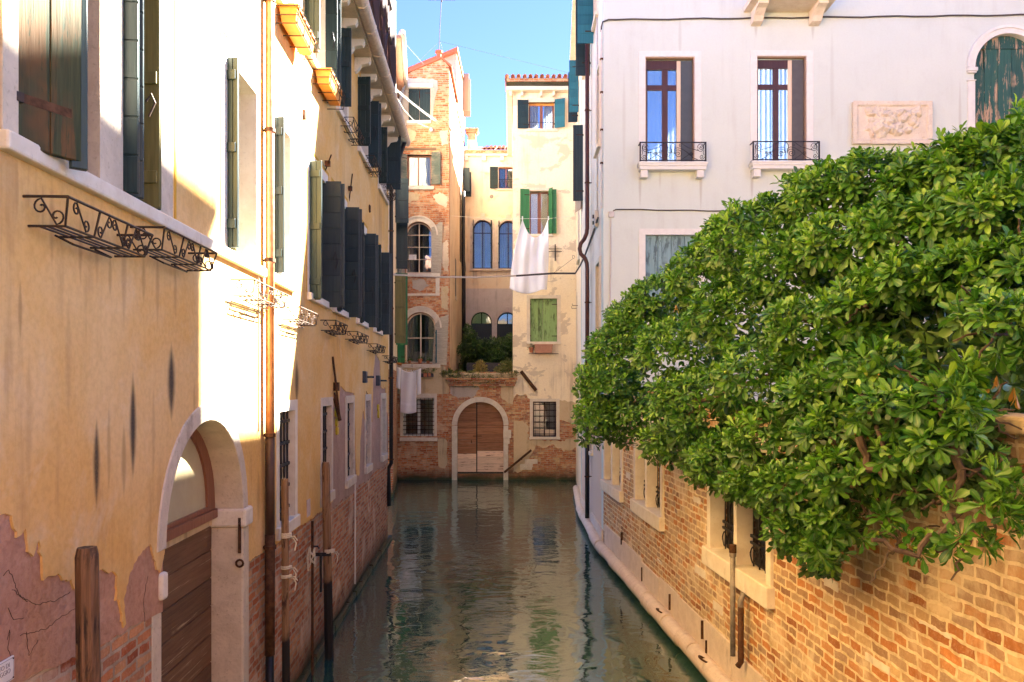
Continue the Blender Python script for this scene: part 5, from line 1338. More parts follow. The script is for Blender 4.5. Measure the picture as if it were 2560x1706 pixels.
b = MB(); b.box(-.1, .05, -.215, -.19, -.15, .02); b.box(.1, .2, -.215, -.19, -.13, .02); b.build('pot', m_terra, o)
wall_trough = o
# ================================================================== RIGHT BANK
# far house between the cream house and the white house
ro0 = R2.w(4, 0, 0)
r2 = root('far_right_house', 'pale house wall on the right bank beyond the purple rain pipe, seen edge on', 'house', (ro0.x, ro0.y, 0))
hz_ = [rectp(1.2, 2.2, 12.2, 14.0), rectp(3.6, 4.6, 13.6, 15.4), rectp(1.4, 2.3, 4.8, 7.6), rectp(4.2, 5.2, 8.6, 11.6)]
MB(R2).prism(rectp(0, R2.len, -1, 17.0), 0, .35, hz_).build('wall', m_cream2, r2)
shell(R2, 0, R2.len, -1, 17.0, 7).build('rear_wall', m_cream2, r2)
for h in hz_: dark_opening(R2, r2, h[0][0], h[1][0], h[0][1], h[2][1], .2)
for h in hz_[2:]:
    casing(R2, r2, h[0][0], h[1][0], h[0][1], h[2][1], .1, y=-.03, mat=m_stoneW)
leaf(R2, r2, 4.65, -.03, 90, .34, 14.0, 15.9, m_tealB, horiz=True); leaf(R2, r2, 3.6, -.03, 95, .36, 14.0, 15.9, m_teal, horiz=True)
MB(R2).box(0, R2.len, -.3, 0, 16.9, 17.05).build('eaves', m_stone, r2)
b = MB(R2)
for u in (2.0, 3.0): b.tube([(u, 0, 7.1), (u, -.22, 7.1), (u, -.22, 7.18)], .012, 5)
b.build('line_bracket', m_ironB, r2, split=True)

# ---------------------------------------------------------------- white house
wo_ = W.w(4, 0, 0)
wh = root('white_house', 'white plastered house with two French windows, iron balconets and stone plaque above the hedge', 'house', (wo_.x, wo_.y, 0))
def wr(x0, y0, x1, y1, d=0.0): return W.rect(x0, y0, x1, y1, d)
win1 = wr(1613, 142, 1737, 413); win2 = wr(1892, 140, 2017, 411); win3 = wr(1613, 587, 1747, 800)
arl, arr = W.px(2435, 300)[0], W.px(2605, 300)[0]; rA = (arr - arl) / 2; azs = W.px(2435, 85)[1] - rA; az0 = W.px(2435, 420)[1]
arch_h = archp(arl, arr, az0, azs, 24)
WX = 15.2
MB(W).prism([(0, -1), (WX, -1), (WX, 20.2), (11.5, 20.0), (9.5, 18.0), (8.0, 16.5), (7.2, 15.9), (6.6, 16.15), (4.2, 18.1), (2.8, 19.3), (0, 16.4)], 0, .4, [rectp(*win1), rectp(*win2), rectp(*win3), arch_h]).build('garden_wall_face', m_white, wh)  # skyline out of view, shaped for the shadow it casts on the ochre house
b = MB(W); tp = [(0, 16.4), (2.8, 19.3), (4.2, 18.1), (6.6, 16.15), (7.2, 15.9), (8.0, 16.5), (9.5, 18.0), (11.5, 20.0), (WX, 20.2)]
for (a, za), (c, zc_) in zip(tp[:-1], tp[1:]): b.quad((a, .4, za), (c, .4, zc_), (c, 5.5, zc_), (a, 5.5, za))
b.build('roof', m_tile, wh)
b = MB(W); b.quad((WX, .4, -1), (WX, 5.5, -1), (WX, 5.5, 19), (WX, .4, 19)); b.quad((0, 5.9, -1), (WX, 5.9, -1), (WX, 5.9, 16), (0, 5.9, 16)); b.build('rear_wall', m_white, wh)
sw_ = [rectp(1.0, 1.9, 13.4, 15.2), rectp(3.8, 4.6, 13.5, 15.4), rectp(4.3, 5.1, 4.9, 7.1), rectp(2.6, 3.3, 2.2, 3.9), rectp(1.7, 2.3, 4.4, 6.6), rectp(4.4, 5.1, 10.0, 12.0)]
MB(S).prism(rectp(0, S.len - .001, -1, 16.2), 0, .35, sw_).build('canal_wall_face', m_whiteS, wh)
for h in sw_:
    dark_opening(S, wh, h[0][0], h[1][0], h[0][1], h[2][1], .15); casing(S, wh, h[0][0], h[1][0], h[0][1], h[2][1], .11, y=-.03, mat=m_stoneW)
# shutters and pipe on the canal side
leaf(S, wh, 3.78, -.03, 90, .42, 13.1, 15.6, m_tealB, horiz=True); leaf(S, wh, 2.9, -.03, 92, .40, 12.6, 15.4, m_teal, horiz=True)
leaf(S, wh, .35, -.05, 166, .55, 9.5, 11.8, m_brownp, horiz=True); leaf(S, wh, .95, -.05, 95, .3, 9.6, 11.9, m_teal)
pu = 1.85
def sp_(y_): return S.px(1468, y_, -.12)[1]
up = S.px(1468, 500, -.12)[0]
pipe(S, wh, [(up, -.12, 15.8), (up, -.12, 8.35), (up, -.14, 8.2), (up, -.20, 8.05), (up, -.30, 7.92), (up, -.33, 7.78), (up, -.30, 7.64), (up, -.18, 7.52), (up, -.13, 7.38), (up, -.12, 7.2), (up, -.12, 3.6)], .058, m_pipeBr,
     clamps=[(up, -.12, z) for z in (13.6, 11.6, 9.6, 6.3, 4.8)])
pipe(S, wh, [(up, -.12, 3.62), (up, -.12, 0.35)], .062, m_pipeK, clamps=[(up, -.12, z) for z in (3.0, 1.5)])
pipe(S, wh, [(4.6, -.02, 13.8), (4.62, -.02, 8.2)], .018, m_conduit, name='wall_cable', n=6)
b = MB(S); b.box(4.45, 4.75, -.10, 0, 8.05, 8.45); o = b.build('junction_box', m_plastic, wh, bevel=.01)
b = MB(S); b.tube([(4.6, -.10, 8.32), (4.6, -.14, 8.32)], .05, 10); b.tube([(4.6, -.10, 8.16), (4.6, -.14, 8.16)], .05, 10); b.build('socket', m_lampblk, o, split=True)
# French windows
for i, (w, bl) in enumerate(((win1, m_blind), (win2, m_blindG))):
    casing(W, wh, *w, w=.155, y=-.012, dp=.1, mat=m_white2, sill=False, head=.13)
    sp = w[0] + (w[1] - w[0]) * .42
    f = glazing(W, wh, w[0] + .03, w[1] - .03, w[2], w[3] - .04, y=.14, mat=m_frameD, split=[sp], bar=.13, rows=(.745,), bt=.12, fw=.05, gl=m_glassB, curtain=True)
    MB(W).box(w[0] + (w[1] - w[0]) * .735, w[1] - .04, .095, .13, w[2], w[3] - .06).build('folded_blind', bl, f)
    MB(W).box(w[0] + (w[1] - w[0]) * .655, w[0] + (w[1] - w[0]) * .735, .115, .135, w[2], w[3] - .06).build('frame_side', m_framew, f)
    MB(W).box(w[0] + .03, w[1] - .34, .12, .138, w[3] - .26, w[3] - .05).build('rolled_blind', m_frameD, f)
    b = MB(W); b.box(w[0] + .006, w[0] + .03, .02, .14, w[2], w[3] - .02); b.box(w[1] - .03, w[1] - .006, .02, .14, w[2], w[3] - .02); b.box(w[0] + .03, w[1] - .03, .02, .14, w[3] - .03, w[3] - .006); b.build('reveal_strip', m_brownp, f)
    # sill slab on brackets
    s0, s1 = w[0] - .19, w[1] + .23; zz = w[2] + .01
    b = MB(W); b.box(s0, s1, -.27, .1, zz - .10, zz); b.box(s0 + .02, s1 - .02, -.25, .0, zz - .185, zz - .10)
    b.box(s0 - .015, s1 + .015, -.285, .0, zz - .045, zz - .004)
    sl2 = b.build('balcony_slab', m_white2, wh, bevel=.008)
    b = MB(W)
    for u in (s0 + .05, s1 - .23): b.box(u, u + .17, -.22, 0, zz - .36, zz - .185); b.tube([(u + .085, -.222, zz - .27), (u + .085, -.228, zz - .27)], .055, 12)
    b.build('bracket', m_white2, sl2, bevel=.012, split=True)
    r = MB(W); yR = -.24; zt_ = zz + .455; zb_ = zz + .03
    for z in (zt_, zb_): r.box(s0 + .02, s1 - .02, yR - .012, yR + .012, z - .012, z + .012)
    for u in (s0 + .03, s1 - .03):
        r.box(u - .016, u + .016, yR - .016, yR + .016, zz, zt_ + .012); r.box(u - .01, u + .01, yR, .0, zt_ - .01, zt_ + .01); r.box(u - .01, u + .01, yR, .0, zb_ - .01, zb_ + .01)
    rl = r.build('balcony_railing', m_ironB, wh)
    sc_ = MB(W); H = zt_ - zb_; um = (s0 + s1) / 2; hw = (s1 - s0) / 2 - .05
    def T(P, rr=.0075): sc_.tube([(um + p[0], yR, zb_ + p[1]) for p in P], rr, 5)
    for sg in (-1, 1):
        A = spiral(0, 0, .105, 1.9, 0, 1, 34, .08)
        T([(sg * (.125 + p[0] * -1), .155 + p[1]) for p in A])                               # big centre scroll
        T([(sg * .02, .155), (sg * .04, .26), (sg * .10, .30), (sg * .2, .28), (sg * .34, .19), (sg * .48, .06), (sg * .58, .02)])
        T([(sg * (hw - .10 - .075 * math.cos(t)) , .30 + .09 * math.sin(t)) for t in [i * .5 for i in range(13)]])
        T([(sg * (hw - .08 + p[0]), .31 + p[1]) for p in spiral(0, 0, .06, 1.5, PI, 1, 20)])
        T([(sg * (hw - .07 + p[0]), .085 + p[1]) for p in spiral(0, 0, .06, 1.5, 0, -1, 20)])
        T([(sg * (hw - .02), .24), (sg * (hw - .04), .18), (sg * (hw - .015), .12)])
        T([(sg * (hw - .15), .23), (sg * .36, .30), (sg * .26, H - .06), (sg * .21, H - .02)] + [(sg * (.18 + p[0]), H - .075 + p[1]) for p in spiral(0, 0, .04, 1.2, PI / 2, 1, 14)])
        T([(sg * .2, .02), (sg * .34, .11), (sg * .42, .18)] + [(sg * (.44 + p[0]), .15 + p[1]) for p in spiral(0, 0, .035, 1.2, PI / 2, -1, 14)])
        T([(0, H - .01), (sg * .055, H - .08), (sg * .05, .28), (sg * .02, .24)])
    sc_.build('scrollwork', m_ironB, rl)
# lower shuttered window
casing(W, wh, *win3, w=.15, y=-.015, dp=.12, mat=m_white2, sill=False, head=.14)
n_ = 4; ww = (win3[1] - win3[0]) / n_
b = MB(W); b.box(win3[0], win3[1], .14, .16, win3[2], win3[3])
for i in range(n_): b.box(win3[0] + ww * i + .004, win3[0] + ww * (i + 1) - .004, .10, .14, win3[2], win3[3] - .005)
b.build('closed_shutter', m_tealP, wh, bevel=.006)
# arched shuttered opening with moulded surround
uc_ = (arl + arr) / 2
b = MB(W); b.prism(arc(uc_, azs, rA + .19, PI, 0, 28) + arc(uc_, azs, rA - .006, 0, PI, 28), -.05, .2); b.prism(arc(uc_, azs, rA + .19, PI, 0, 28) + arc(uc_, azs, rA + .12, 0, PI, 28), -.075, -.04)
sr = b.build('arch_surround', m_white2, wh, bevel=.01)
b = MB(W)
for a, c in ((arl - .16, arl + .006), (arr - .006, arr + .16)): b.box(a, c, -.045, .2, az0, azs - .30)
b.build('jamb', m_white2, sr, bevel=.008, split=True); b = MB(W)
for a, c in ((arl - .19, arl + .05), (arr - .05, arr + .19)):
    b.box(a, c, -.09, .2, azs - .10, azs - .01); b.box(a + .02, c - .02, -.07, .2, azs - .14, azs - .10); b.box(a + .01, c - .03, -.07, .2, azs - .33, azs - .30)
b.build('impost', m_white2, sr, bevel=.012, split=True)
b = MB(W); n_ = 5; pw = (arr - arl) / n_
zt_ = azs + rA * .62
for i in range(n_): b.box(arl + pw * i + .004, arl + pw * (i + 1) - .004, .13, .17, az0, azs + math.sqrt(max(rA ** 2 - (max(abs(arl + pw * i - uc_), abs(arl + pw * (i + 1) - uc_))) ** 2, .0)) * .98 if i in (0, n_ - 1) else zt_)
b.box(arl, arr, .17, .2, az0, azs); b.prism(archp(arl, arr, zt_ - .0, azs)[2:], .172, .2)
sh_ = b.build('arched_shutter', m_greenD, wh, bevel=.006)
hd = MB(W); a_ = math.asin(.62); hd.prism([(uc_ + rA * math.cos(t), azs + rA * math.sin(t)) for t in [a_ + (PI - 2 * a_) * i / 14 for i in range(15)]], .11, .17); hd.build('head_board', m_greenD, sh_)
# balcony soffit at the top of the picture
b = MB(W); p0 = W.px(1874, 0)[0]; p1 = W.px(2048, 0)[0]; zz = W.px(1900, 6, -.5)[1]
b.box(p0 - .15, p1 + .15, -.75, .0, zz, zz + .14); bs = b.build('balcony_slab', m_stoneW, wh, bevel=.01)
b = MB(W)
for u in (p0 + .02, p1 - .26):
    P = [(0, zz), (-.62, zz), (-.62, zz - .07), (-.45, zz - .10), (-.28, zz - .2), (-.2, zz - .3), (0, zz - .33)]; n = len(P); bb = len(b.v)
    b.v += [(u, y, z) for y, z in P] + [(u + .24, y, z) for y, z in P]; b.f += [[bb + i for i in range(n)], [bb + n + i for i in reversed(range(n))]] + [[bb + i, bb + (i + 1) % n, bb + n + (i + 1) % n, bb + n + i] for i in range(n)]
b.build('bracket', m_stoneW, bs, bevel=.01, split=True)
# surface cables
rn = random.Random(4); zc1 = W.px(1600, 50, -.03)[1]
P = [(-.04, .12, zc1 - .22), (-.045, .02, zc1 - .14), (-.02, -.03, zc1 - .05), (.12, -.04, zc1 - .0)] + [(.3 + i * .42, -.035, zc1 + .005 * i + .012 * math.sin(i * 1.7)) for i in range(30)]
MB(W).tube(P, .019, 6).build('wall_cable', m_cable, wh, smooth=True)
zc2 = W.px(1600, 524, -.03)[1]
P = [(.22, -.03, zc2 - .10), (.24, -.03, zc2 - .03), (.30, -.03, zc2)] + [(.5 + i * .4, -.025, zc2 - .006 * i + .008 * math.sin(i * 2.1)) for i in range(12)]
MB(W).tube(P, .015, 6).build('wall_cable', m_cable, wh, smooth=True)
q = wr(1521, 530, 1535, 544); MB(W).box(q[0], q[1], -.06, 0, q[2], q[3]).build('junction_box', m_plastic, wh, bevel=.008)
u = W.px(1527, 600)[0]; P = [(u, -.03, q[2] + .01), (u - .01, -.03, q[2] - 1.4), (u - .04, -.03, q[2] - 2.6), (u - .12, -.03, q[2] - 2.95), (u - .2, -.03, q[2] - 3.1)]
c = MB(W).tube(P, .014, 6).build('conduit', m_conduit, wh)
MB(W).tube([(-.035, .06, zc1 - .2), (-.035, .06, zc2 + .05)], .018, 6).build('conduit', m_conduit, wh)
b = MB(W)
for z in (zc1 - .9, zc1 - 1.7, zc1 - 2.6, zc1 - 3.4): b.box(-.07, 0, .03, .09, z - .02, z + .02)
b.build('clamp', m_rust, wh)
# carved stone plaque
q = wr(2128, 257, 2325, 363); pu0, pu1, pz0, pz1 = q
po = W.w(pu0, -.03, pz0)
plq = root('carved_plaque', 'weathered beige stone plaque with worn relief carving set in the white wall', 'relief plaque', po)
nx, nz = 96, 54; PW, PH = pu1 - pu0, pz1 - pz0
vs = []; fs = []; rn = random.Random(11)
lumps = [(rn.uniform(.18, .82), rn.uniform(.2, .8), rn.uniform(.03, .09), rn.uniform(.025, .07), rn.uniform(0, PI), rn.uniform(.04, .09)) for _ in range(40)]
lumps += [(.40 + .05 * math.cos(t), .52 + .20 * math.sin(t) * .9, .07, .06, t, .09) for t in (0, 1, 2, 3, 4, 5)] + [(.62 + .13 * math.cos(t), .5 + .24 * math.sin(t), .05, .05, t, .08) for t in (0, .9, 1.8, 2.7, 3.6, 4.5, 5.4)]
from mathutils import noise as mn
for j in range(nz + 1):
    for i in range(nx + 1):
        s, t = i / nx, j / nz; e = min(s * PW, (1 - s) * PW, t * PH, (1 - t) * PH); h = 0
        if e < .10: h = .05
        elif e < .13: h = .05 - (e - .10) / .03 * .045
        else:
            h = .005
            for (a, b_, ra, rb, an_, hh) in lumps:
                dx, dy = s - a, (t - b_) * .6; x_ = dx * math.cos(an_) + dy * math.sin(an_); y_ = -dx * math.sin(an_) + dy * math.cos(an_)
                d = (x_ / ra) ** 2 + (y_ / rb) ** 2
                if d < 1: h = max(h, .005 + hh * math.sqrt(1 - d))
            h += .035 * (abs(mn.noise(Vector((s * 16, t * 9, 3)))) - .2) + .022 * mn.noise(Vector((s * 40, t * 22, 1)))
        h += .006 * mn.noise(Vector((s * 30, t * 17, 7)))
        jx = .012 * mn.noise(Vector((s * 9, t * 6, 2))) if i in (0, nx) else 0; jz = .012 * mn.noise(Vector((s * 9, t * 6, 5))) if j in (0, nz) else 0
        vs.append((s * PW + jx, -h * 1.7, t * PH + jz))
for j in range(nz):
    for i in range(nx): k = j * (nx + 1) + i; fs.append((k, k + 1, k + nx + 2, k + nx + 1))
me = bpy.data.meshes.new('relief'); me.from_pydata(vs, [], fs); me.materials.append(m_relief)
for p in me.polygons: p.use_smooth = True
me.uv_layers.new(name='UVMap'); o = bpy.data.objects.new('relief', me); COL.objects.link(o); o.parent = plq
MB().box(.008, PW - .008, -.036, .03, .008, PH - .008).build('slab', m_relief, plq)

# ---------------------------------------------------------------- brick garden wall
g0_ = G.w(9, 0, 0)
gw = root('garden_wall', 'brick wall on the right bank with stone framed barred windows and rounded stone kerb', 'wall', (g0_.x, g0_.y, 0))
def GY(Y): return (18.4 - Y) / G.ex.y * -1 if False else (Y - 18.4) / G.ex.y
GT = 3.70
def gx(x, y=1300, d=0.0): return G.px(x, y, d)[0]
ow = [(gx(1600), gx(1622)), (gx(1636), gx(1655))]
wins = [[(gx(1514), gx(1531)), (gx(1534), gx(1555))], [(gx(1592), gx(1617)), (gx(1621), gx(1655))], [(gx(1781), gx(1841)), (gx(1848), gx(1922))]]
zwin = [(1.78, 3.25)] * 3
hl = []
for ws, (z0, z1) in zip(wins, zwin):
    for a, c in ws: hl.append(rectp(a, c, z0, z1))
GU1 = G.len + 2.5
MB(G).prism(rectp(0, GU1, -1, GT), 0, .38, hl).build('brick_face', m_brickG, gw)
b = MB(G); b.box(-.0, GU1, .3801, .40, -1, GT); b.build('rear_face', m_brickG, gw)
for ws, (z0, z1) in zip(wins, zwin):
    a, c = ws[0][0], ws[-1][1]
    b = MB(G); b.prism(rectp(a - .13, c + .13, z0, z1 + .16), -.035, .17, [rectp(p + .005, q_ - .005, z0 + .002, z1 - .005) for p, q_ in ws])
    so3 = b.build('window_surround', m_stoneW, gw, bevel=.01)
    MB(G).box(a - .17, c + .17, -.10, .22, z0 - .24, z0 + .004).build('sill', m_stoneW, so3, bevel=.015)
    for p, q_ in ws:
        grille(G, gw, p, q_, z0, z1, .15, 5, 2, .011, m_ironB, wavy=True)
        MB(G).box(p - .05, q_ + .05, .20, .22, z0 - .05, z1).build('shade_sheet', m_pipeK, gw)  # black sheet stands in for the shade inside the window
# cap
b = MB(G); u = .3
while u < GU1:
    b.box(u + .003, min(u + .9, GU1) - .003, -.06 - random.uniform(0, .012), .46, GT, GT + .11); u += .9
b.build('coping', m_tan, gw, bevel=.02)
# plinth stones and the half-round kerb
b = MB(G); u = .25; rn = random.Random(5)
while u < GU1:
    l = rn.uniform(.9, 1.5); b.box(u + .004, u + l - .004, -.022 - rn.uniform(0, .012), .0, .2, .72 + rn.uniform(-.04, .03)); u += l
b.build('plinth', m_stoneK, gw, bevel=.012)
kerb_paths = [(G, 0.02, GU1, -.09), (S, 0.3, S.len, -.09)]
for fr, ua, ub, yk in kerb_paths:
    k = MB(fr); u = ua
    while u < ub:
        l = rn.uniform(.55, .95); e = min(u + l, ub); r = .135 + rn.uniform(-.006, .006); yy = yk + rn.uniform(-.01, .01); zz = .17 + rn.uniform(-.012, .012)
        k.tube([(u + .004, yy, zz), (u + .02, yy, zz), (e - .02, yy, zz), (e - .004, yy, zz)], r, 20, rs=[r * .95, r, r, r * .95]); u = e
    k.build('rounded_kerb', m_stoneK, gw if fr is G else wh, smooth=False)
b = MB(R2); u = 4.0
while u < R2.len: b.tube([(u + .004, -.09, .17), (u + .7, -.09, .17)], .13, 12); u += .71
b.build('rounded_kerb', m_stoneK, r2)
MB(S).box(.0, S.len - .02, -.04, .0, -.6, .55).build('plinth', m_stoneK, wh, bevel=.01)
# mooring rings and rust streaks on the kerb
for x, y in ((1645, 1541), (1752, 1662)):
    u, z = G.px(x, y, -.2); b = MB(G); b.tube([(u + .10 * math.cos(t), -.16 - .06 * math.sin(t), .30 + .03 * math.sin(t)) for t in [i * PI / 7 for i in range(15)]], .014, 6); b.build('mooring_ring', m_rust, gw, split=True)
b = MB(G)
for x, y in ((1558, 1350), (1610, 1440), (1680, 1510), (1762, 1580), (1773, 1630)):
    u, z = G.px(x, y, 0); b.box(u - .012, u + .012, -.056, -.01, z - .10, z + .16)
b.build('iron_cramp', m_rust, gw, bevel=.004, split=True)
# odd stones in the brickwork
b = MB(G)
for r in ((1738, 1410, 1764, 1450), (1784, 1500, 1808, 1540), (2062, 1440, 2096, 1482), (2165, 1630, 2225, 1690), (2300, 1550, 2380, 1600), (1643, 1395, 1655, 1412), (1735, 1240, 1752, 1262), (1566, 1180, 1576, 1200)):
    q = G.rect(*r); b.prism(rough_line([(q[0], q[2]), (q[1], q[2]), (q[1], q[3]), (q[0], q[3])], .06, .012, r[0]), -.008, 0, back=False)
b.build('stone_block', m_stone, gw, split=True)
# standing grey pipes by the near window
u1 = gx(1832, 1500, -.12); u2 = gx(1852, 1550, -.1)
z_ = lambda y: G.px(1832, y, -.12)[1]
pipe(G, gw, [(u1, -.12, z_(1378)), (u1, -.12, z_(1640))], .032, m_pipeG); b = MB(G); b.tube([(u1, -.12, z_(1382)), (u1, -.12, z_(1362))], .045, 10); b.build('pipe_cap', m_rust, gw)
b = MB(G); b.tube([(u1, -.12, z_(1392)), (u1, -.12, z_(1377))], .042, 10); b.build('pipe_collar', m_pipeG, gw)
pipe(G, gw, [(u2, .0, z_(1478)), (u2, -.07, z_(1475)), (u2, -.10, z_(1490)), (u2, -.10, z_(1510))], .035, m_pipeG)
pipe(G, gw, [(u2 + .0, -.10, z_(1505)), (u2 + .0, -.10, z_(1640)), (u2 - .02, -.13, z_(1652))], .036, m_rust)
# garden ground
b = MB(); b.quad((3.9, -3, 2.3), (24, -3, 2.3), (24, 18.35, 2.3), (2.45, 18.35, 2.3)); tag(b.build('garden_soil', m_soil), kind='structure')
# unseen tall house, placed so its eaves shade the near ochre house
tb = root('tall_shading_house', 'tall unseen cream house placed beyond the garden to shade the ochre house', 'house', (20, 15, 0))
b = MB(); b.box(-4, 5, -5.5, 5.3, 0, 24.0); b.build('wall', m_cream2, tb)
b = MB(); b.add([(-4.3, -5.8, 24), (5.3, -5.8, 24), (5.3, 5.5, 24), (-4.3, 5.5, 24), (-4.3, -5.8, 24.2), (5.3, -5.8, 24.2), (5.3, 5.5, 24.2), (-4.3, 5.5, 24.2), (.5, -2, 26), (.5, 2, 26)],
                    [(0, 3, 2, 1), (0, 1, 5, 4), (1, 2, 6, 5), (2, 3, 7, 6), (3, 0, 4, 7), (4, 5, 8), (5, 6, 9, 8), (6, 7, 9), (7, 4, 8, 9)]); b.build('roof', m_tile, tb)

m_rearw = plaster('dull_red_plaster', (0.30, 0.17, 0.11), (0.34, 0.21, 0.14))
for_end = root('added_end_house', 'unseen house added far behind the bridge to block the low sky', 'house', (0, -50, 0))  # unseen house added to keep low sky out of window reflections
b = MB(); b.box(-14, 14, -3, 3, -.5, 15); b.build('wall', m_rearw, for_end)
# unseen houses added behind the bridge to block low sky and bounce sunlight
for (x0, x1, y1, h, lab) in ((-17, -2.6, -9, 15, 'unseen dull red house added behind the bridge on the left to bounce light'), (3.7, 19, -11, 14, 'unseen dull red house added behind the bridge on the right to bounce light')):
    t_ = root('added_rear_house', lab, 'house', ((x0 + x1) / 2, y1 - 4, 0)); hw_ = (x1 - x0) / 2
    b = MB(); b.box(-hw_, hw_, -4, 4, -.5, h); b.build('wall', m_rearw, t_)
    b = MB(); b.add([(-hw_ - .3, -4.4, h + .01), (hw_ + .3, -4.4, h + .01), (hw_ + .3, 4.4, h + .01), (-hw_ - .3, 4.4, h + .01), (-hw_ + 3, 0, h + 2.2), (hw_ - 3, 0, h + 2.2)], [(0, 3, 2, 1), (0, 1, 5, 4), (1, 2, 5), (2, 3, 4, 5), (3, 0, 4)]); b.build('roof', m_tile, t_)
    b = MB()
    for i in range(5):
        for z in (3.2, 7.0, 10.6): u = -hw_ + (i + .6) * hw_ / 2.7; b.box(u, u + 1.0, 4.0, 4.04, z, z + 1.7)
    b.build('window', m_teal, t_, split=True)
# ================================================================== FOLIAGE
LV = np.array([(0, 0, 0), (-.06, .28, .02), (0, .28, -.02), (.06, .28, .02), (-.165, .62, .035), (0, .62, -.01), (.165, .62, .035), (-.15, .86, -.0), (0, .86, -.03), (.15, .86, -.0), (0, 1.0, -.07)])
LF = [(0, 2, 1), (0, 3, 2), (1, 2, 5, 4), (2, 3, 6, 5), (4, 5, 8, 7), (5, 6, 9, 8), (7, 8, 10), (8, 9, 10)]
LR = np.array([1, 0, 1, 0, 0, 1, 0, 0, 1, 0, .6])
def foliage(name, pos, axis, size, mat, parent=None, nleaf=8, spread=(35, 88), droop=0.25, width=1.0, seed=1, off=None):
    rg = np.random.default_rng(seed)
    P = np.repeat(np.asarray(pos, float), nleaf, 0); A = np.repeat(np.asarray(axis, float), nleaf, 0); S_ = np.repeat(np.asarray(size, float), nleaf)
    n = len(P)
    A /= np.linalg.norm(A, axis=1, keepdims=True) + 1e-9
    ref = np.where(np.abs(A[:, 2:3]) > .9, np.array([[1., 0, 0]]), np.array([[0, 0, 1.]]))
    B = np.cross(A, ref); B /= np.linalg.norm(B, axis=1, keepdims=True); C_ = np.cross(A, B)
    k = np.tile(np.arange(nleaf), n // nleaf)
    ph = 2 * np.pi * k * 0.382 + np.repeat(rg.uniform(0, 6.28, n // nleaf), nleaf) + rg.normal(0, .25, n)
    th = np.radians(spread[0] + (spread[1] - spread[0]) * (k + .5) / nleaf + rg.normal(0, 9, n))
    D = np.cos(th)[:, None] * A + np.sin(th)[:, None] * (np.cos(ph)[:, None] * B + np.sin(ph)[:, None] * C_)
    D[:, 2] -= droop * rg.uniform(.2, 1.3, n); D /= np.linalg.norm(D, axis=1, keepdims=True)
    N = A - D * np.sum(A * D, 1)[:, None]; N += rg.normal(0, .18, (n, 3)); N -= D * np.sum(N * D, 1)[:, None]
    N /= np.linalg.norm(N, axis=1, keepdims=True) + 1e-9
    Wd = np.cross(D, N)
    Ln = S_ * rg.uniform(.72, 1.15, n); wd = width * rg.uniform(.85, 1.2, n); cu = rg.uniform(.6, 2.2, n)
    V = (P + D * (S_ * .08)[:, None])[:, None, :] + Ln[:, None, None] * (LV[None, :, 1, None] * D[:, None, :] + (LV[None, :, 0] * wd[:, None])[:, :, None] * Wd[:, None, :] + (LV[None, :, 2] * cu[:, None])[:, :, None] * N[:, None, :])
    m = len(LV); V = V.reshape(-1, 3)
    if off is not None: V = V - np.array(off)
    me = bpy.data.meshes.new(name)
    loops = np.concatenate([np.array(f) for f in LF]); lens = np.array([len(f) for f in LF])
    L_ = (loops[None, :] + (np.arange(n) * m)[:, None]).ravel(); ln = np.tile(lens, n); st = np.concatenate([[0], np.cumsum(ln)[:-1]])
    me.vertices.add(len(V)); me.vertices.foreach_set('co', V.astype(np.float32).ravel())
    me.loops.add(len(L_)); me.loops.foreach_set('vertex_index', L_.astype(np.int32))
    me.polygons.add(len(ln)); me.polygons.foreach_set('loop_start', st.astype(np.int32)); me.polygons.foreach_set('loop_total', ln.astype(np.int32))
    me.update(calc_edges=True)
    a = me.attributes.new('rib', 'FLOAT', 'POINT'); a.data.foreach_set('value', np.tile(LR, n).astype(np.float32))
    me.polygons.foreach_set('use_smooth', np.ones(len(ln), bool))
    me.materials.append(mat); o = bpy.data.objects.new(name, me); COL.objects.link(o)
    if parent: o.parent = parent
    return o

def inside(p, poly):
    x, y = p; c = False; j = len(poly) - 1
    for i in range(len(poly)):
        xi, yi = poly[i]; xj, yj = poly[j]
        if (yi > y) != (yj > y) and x < (xj - xi) * (y - yi) / (yj - yi) + xi: c = not c
        j = i
    return c
k_ = 1.088
crown_px = [(x * k_, y * k_) for x, y in [(1318, 950), (1345, 840), (1380, 790), (1400, 715), (1480, 645), (1560, 585), (1610, 535), (1650, 475), (1710, 460), (1800, 462), (1830, 385), (1900, 372), (1990, 345), (2100, 360), (2160, 345), (2230, 322), (2290, 300), (2370, 262), (2460, 240),
            (2460, 905), (2353, 905), (2290, 850), (2255, 880), (2262, 950), (2300, 1050), (2330, 1130), (2375, 1130), (2375, 1170), (2330, 1240), (2270, 1275), (2190, 1240), (2150, 1285), (2070, 1290), (1990, 1240), (1930, 1262), (1880, 1305), (1835, 1285), (1805, 1225), (1750, 1170), (1700, 1095), (1655, 1135), (1610, 1105), (1570, 1045), (1500, 1065), (1455, 1030), (1400, 1000), (1340, 1005)]]
def crown_Y(x, y):
    yw = 3.48 * FPX / max(60, x - 1146)                # depth at which this column meets the garden wall
    Y = min(11.2, 0.82 * yw)
    return max(Y, 4.0) + .0019 * max(0, 900 - y) * (1 + .9 * max(0, (x - 1430) / 1130.0))   # the upper crown stands in the garden
bc = ray(2000, 800, 8.2)
bush = root('overhanging_shrub', 'large glossy evergreen shrub spilling over the garden wall towards the canal', 'shrub', (4.3, 7.6, 2.3))
boff = Vector((4.3, 7.6, 2.3))
rg = np.random.default_rng(12)
pos = []; axs = []; siz = []
rn = random.Random(3)
hollows = [(2339, 885, 75), (2262, 800, 55), (2505, 965, 85), (2240, 1205, 62), (2395, 1165, 45)]
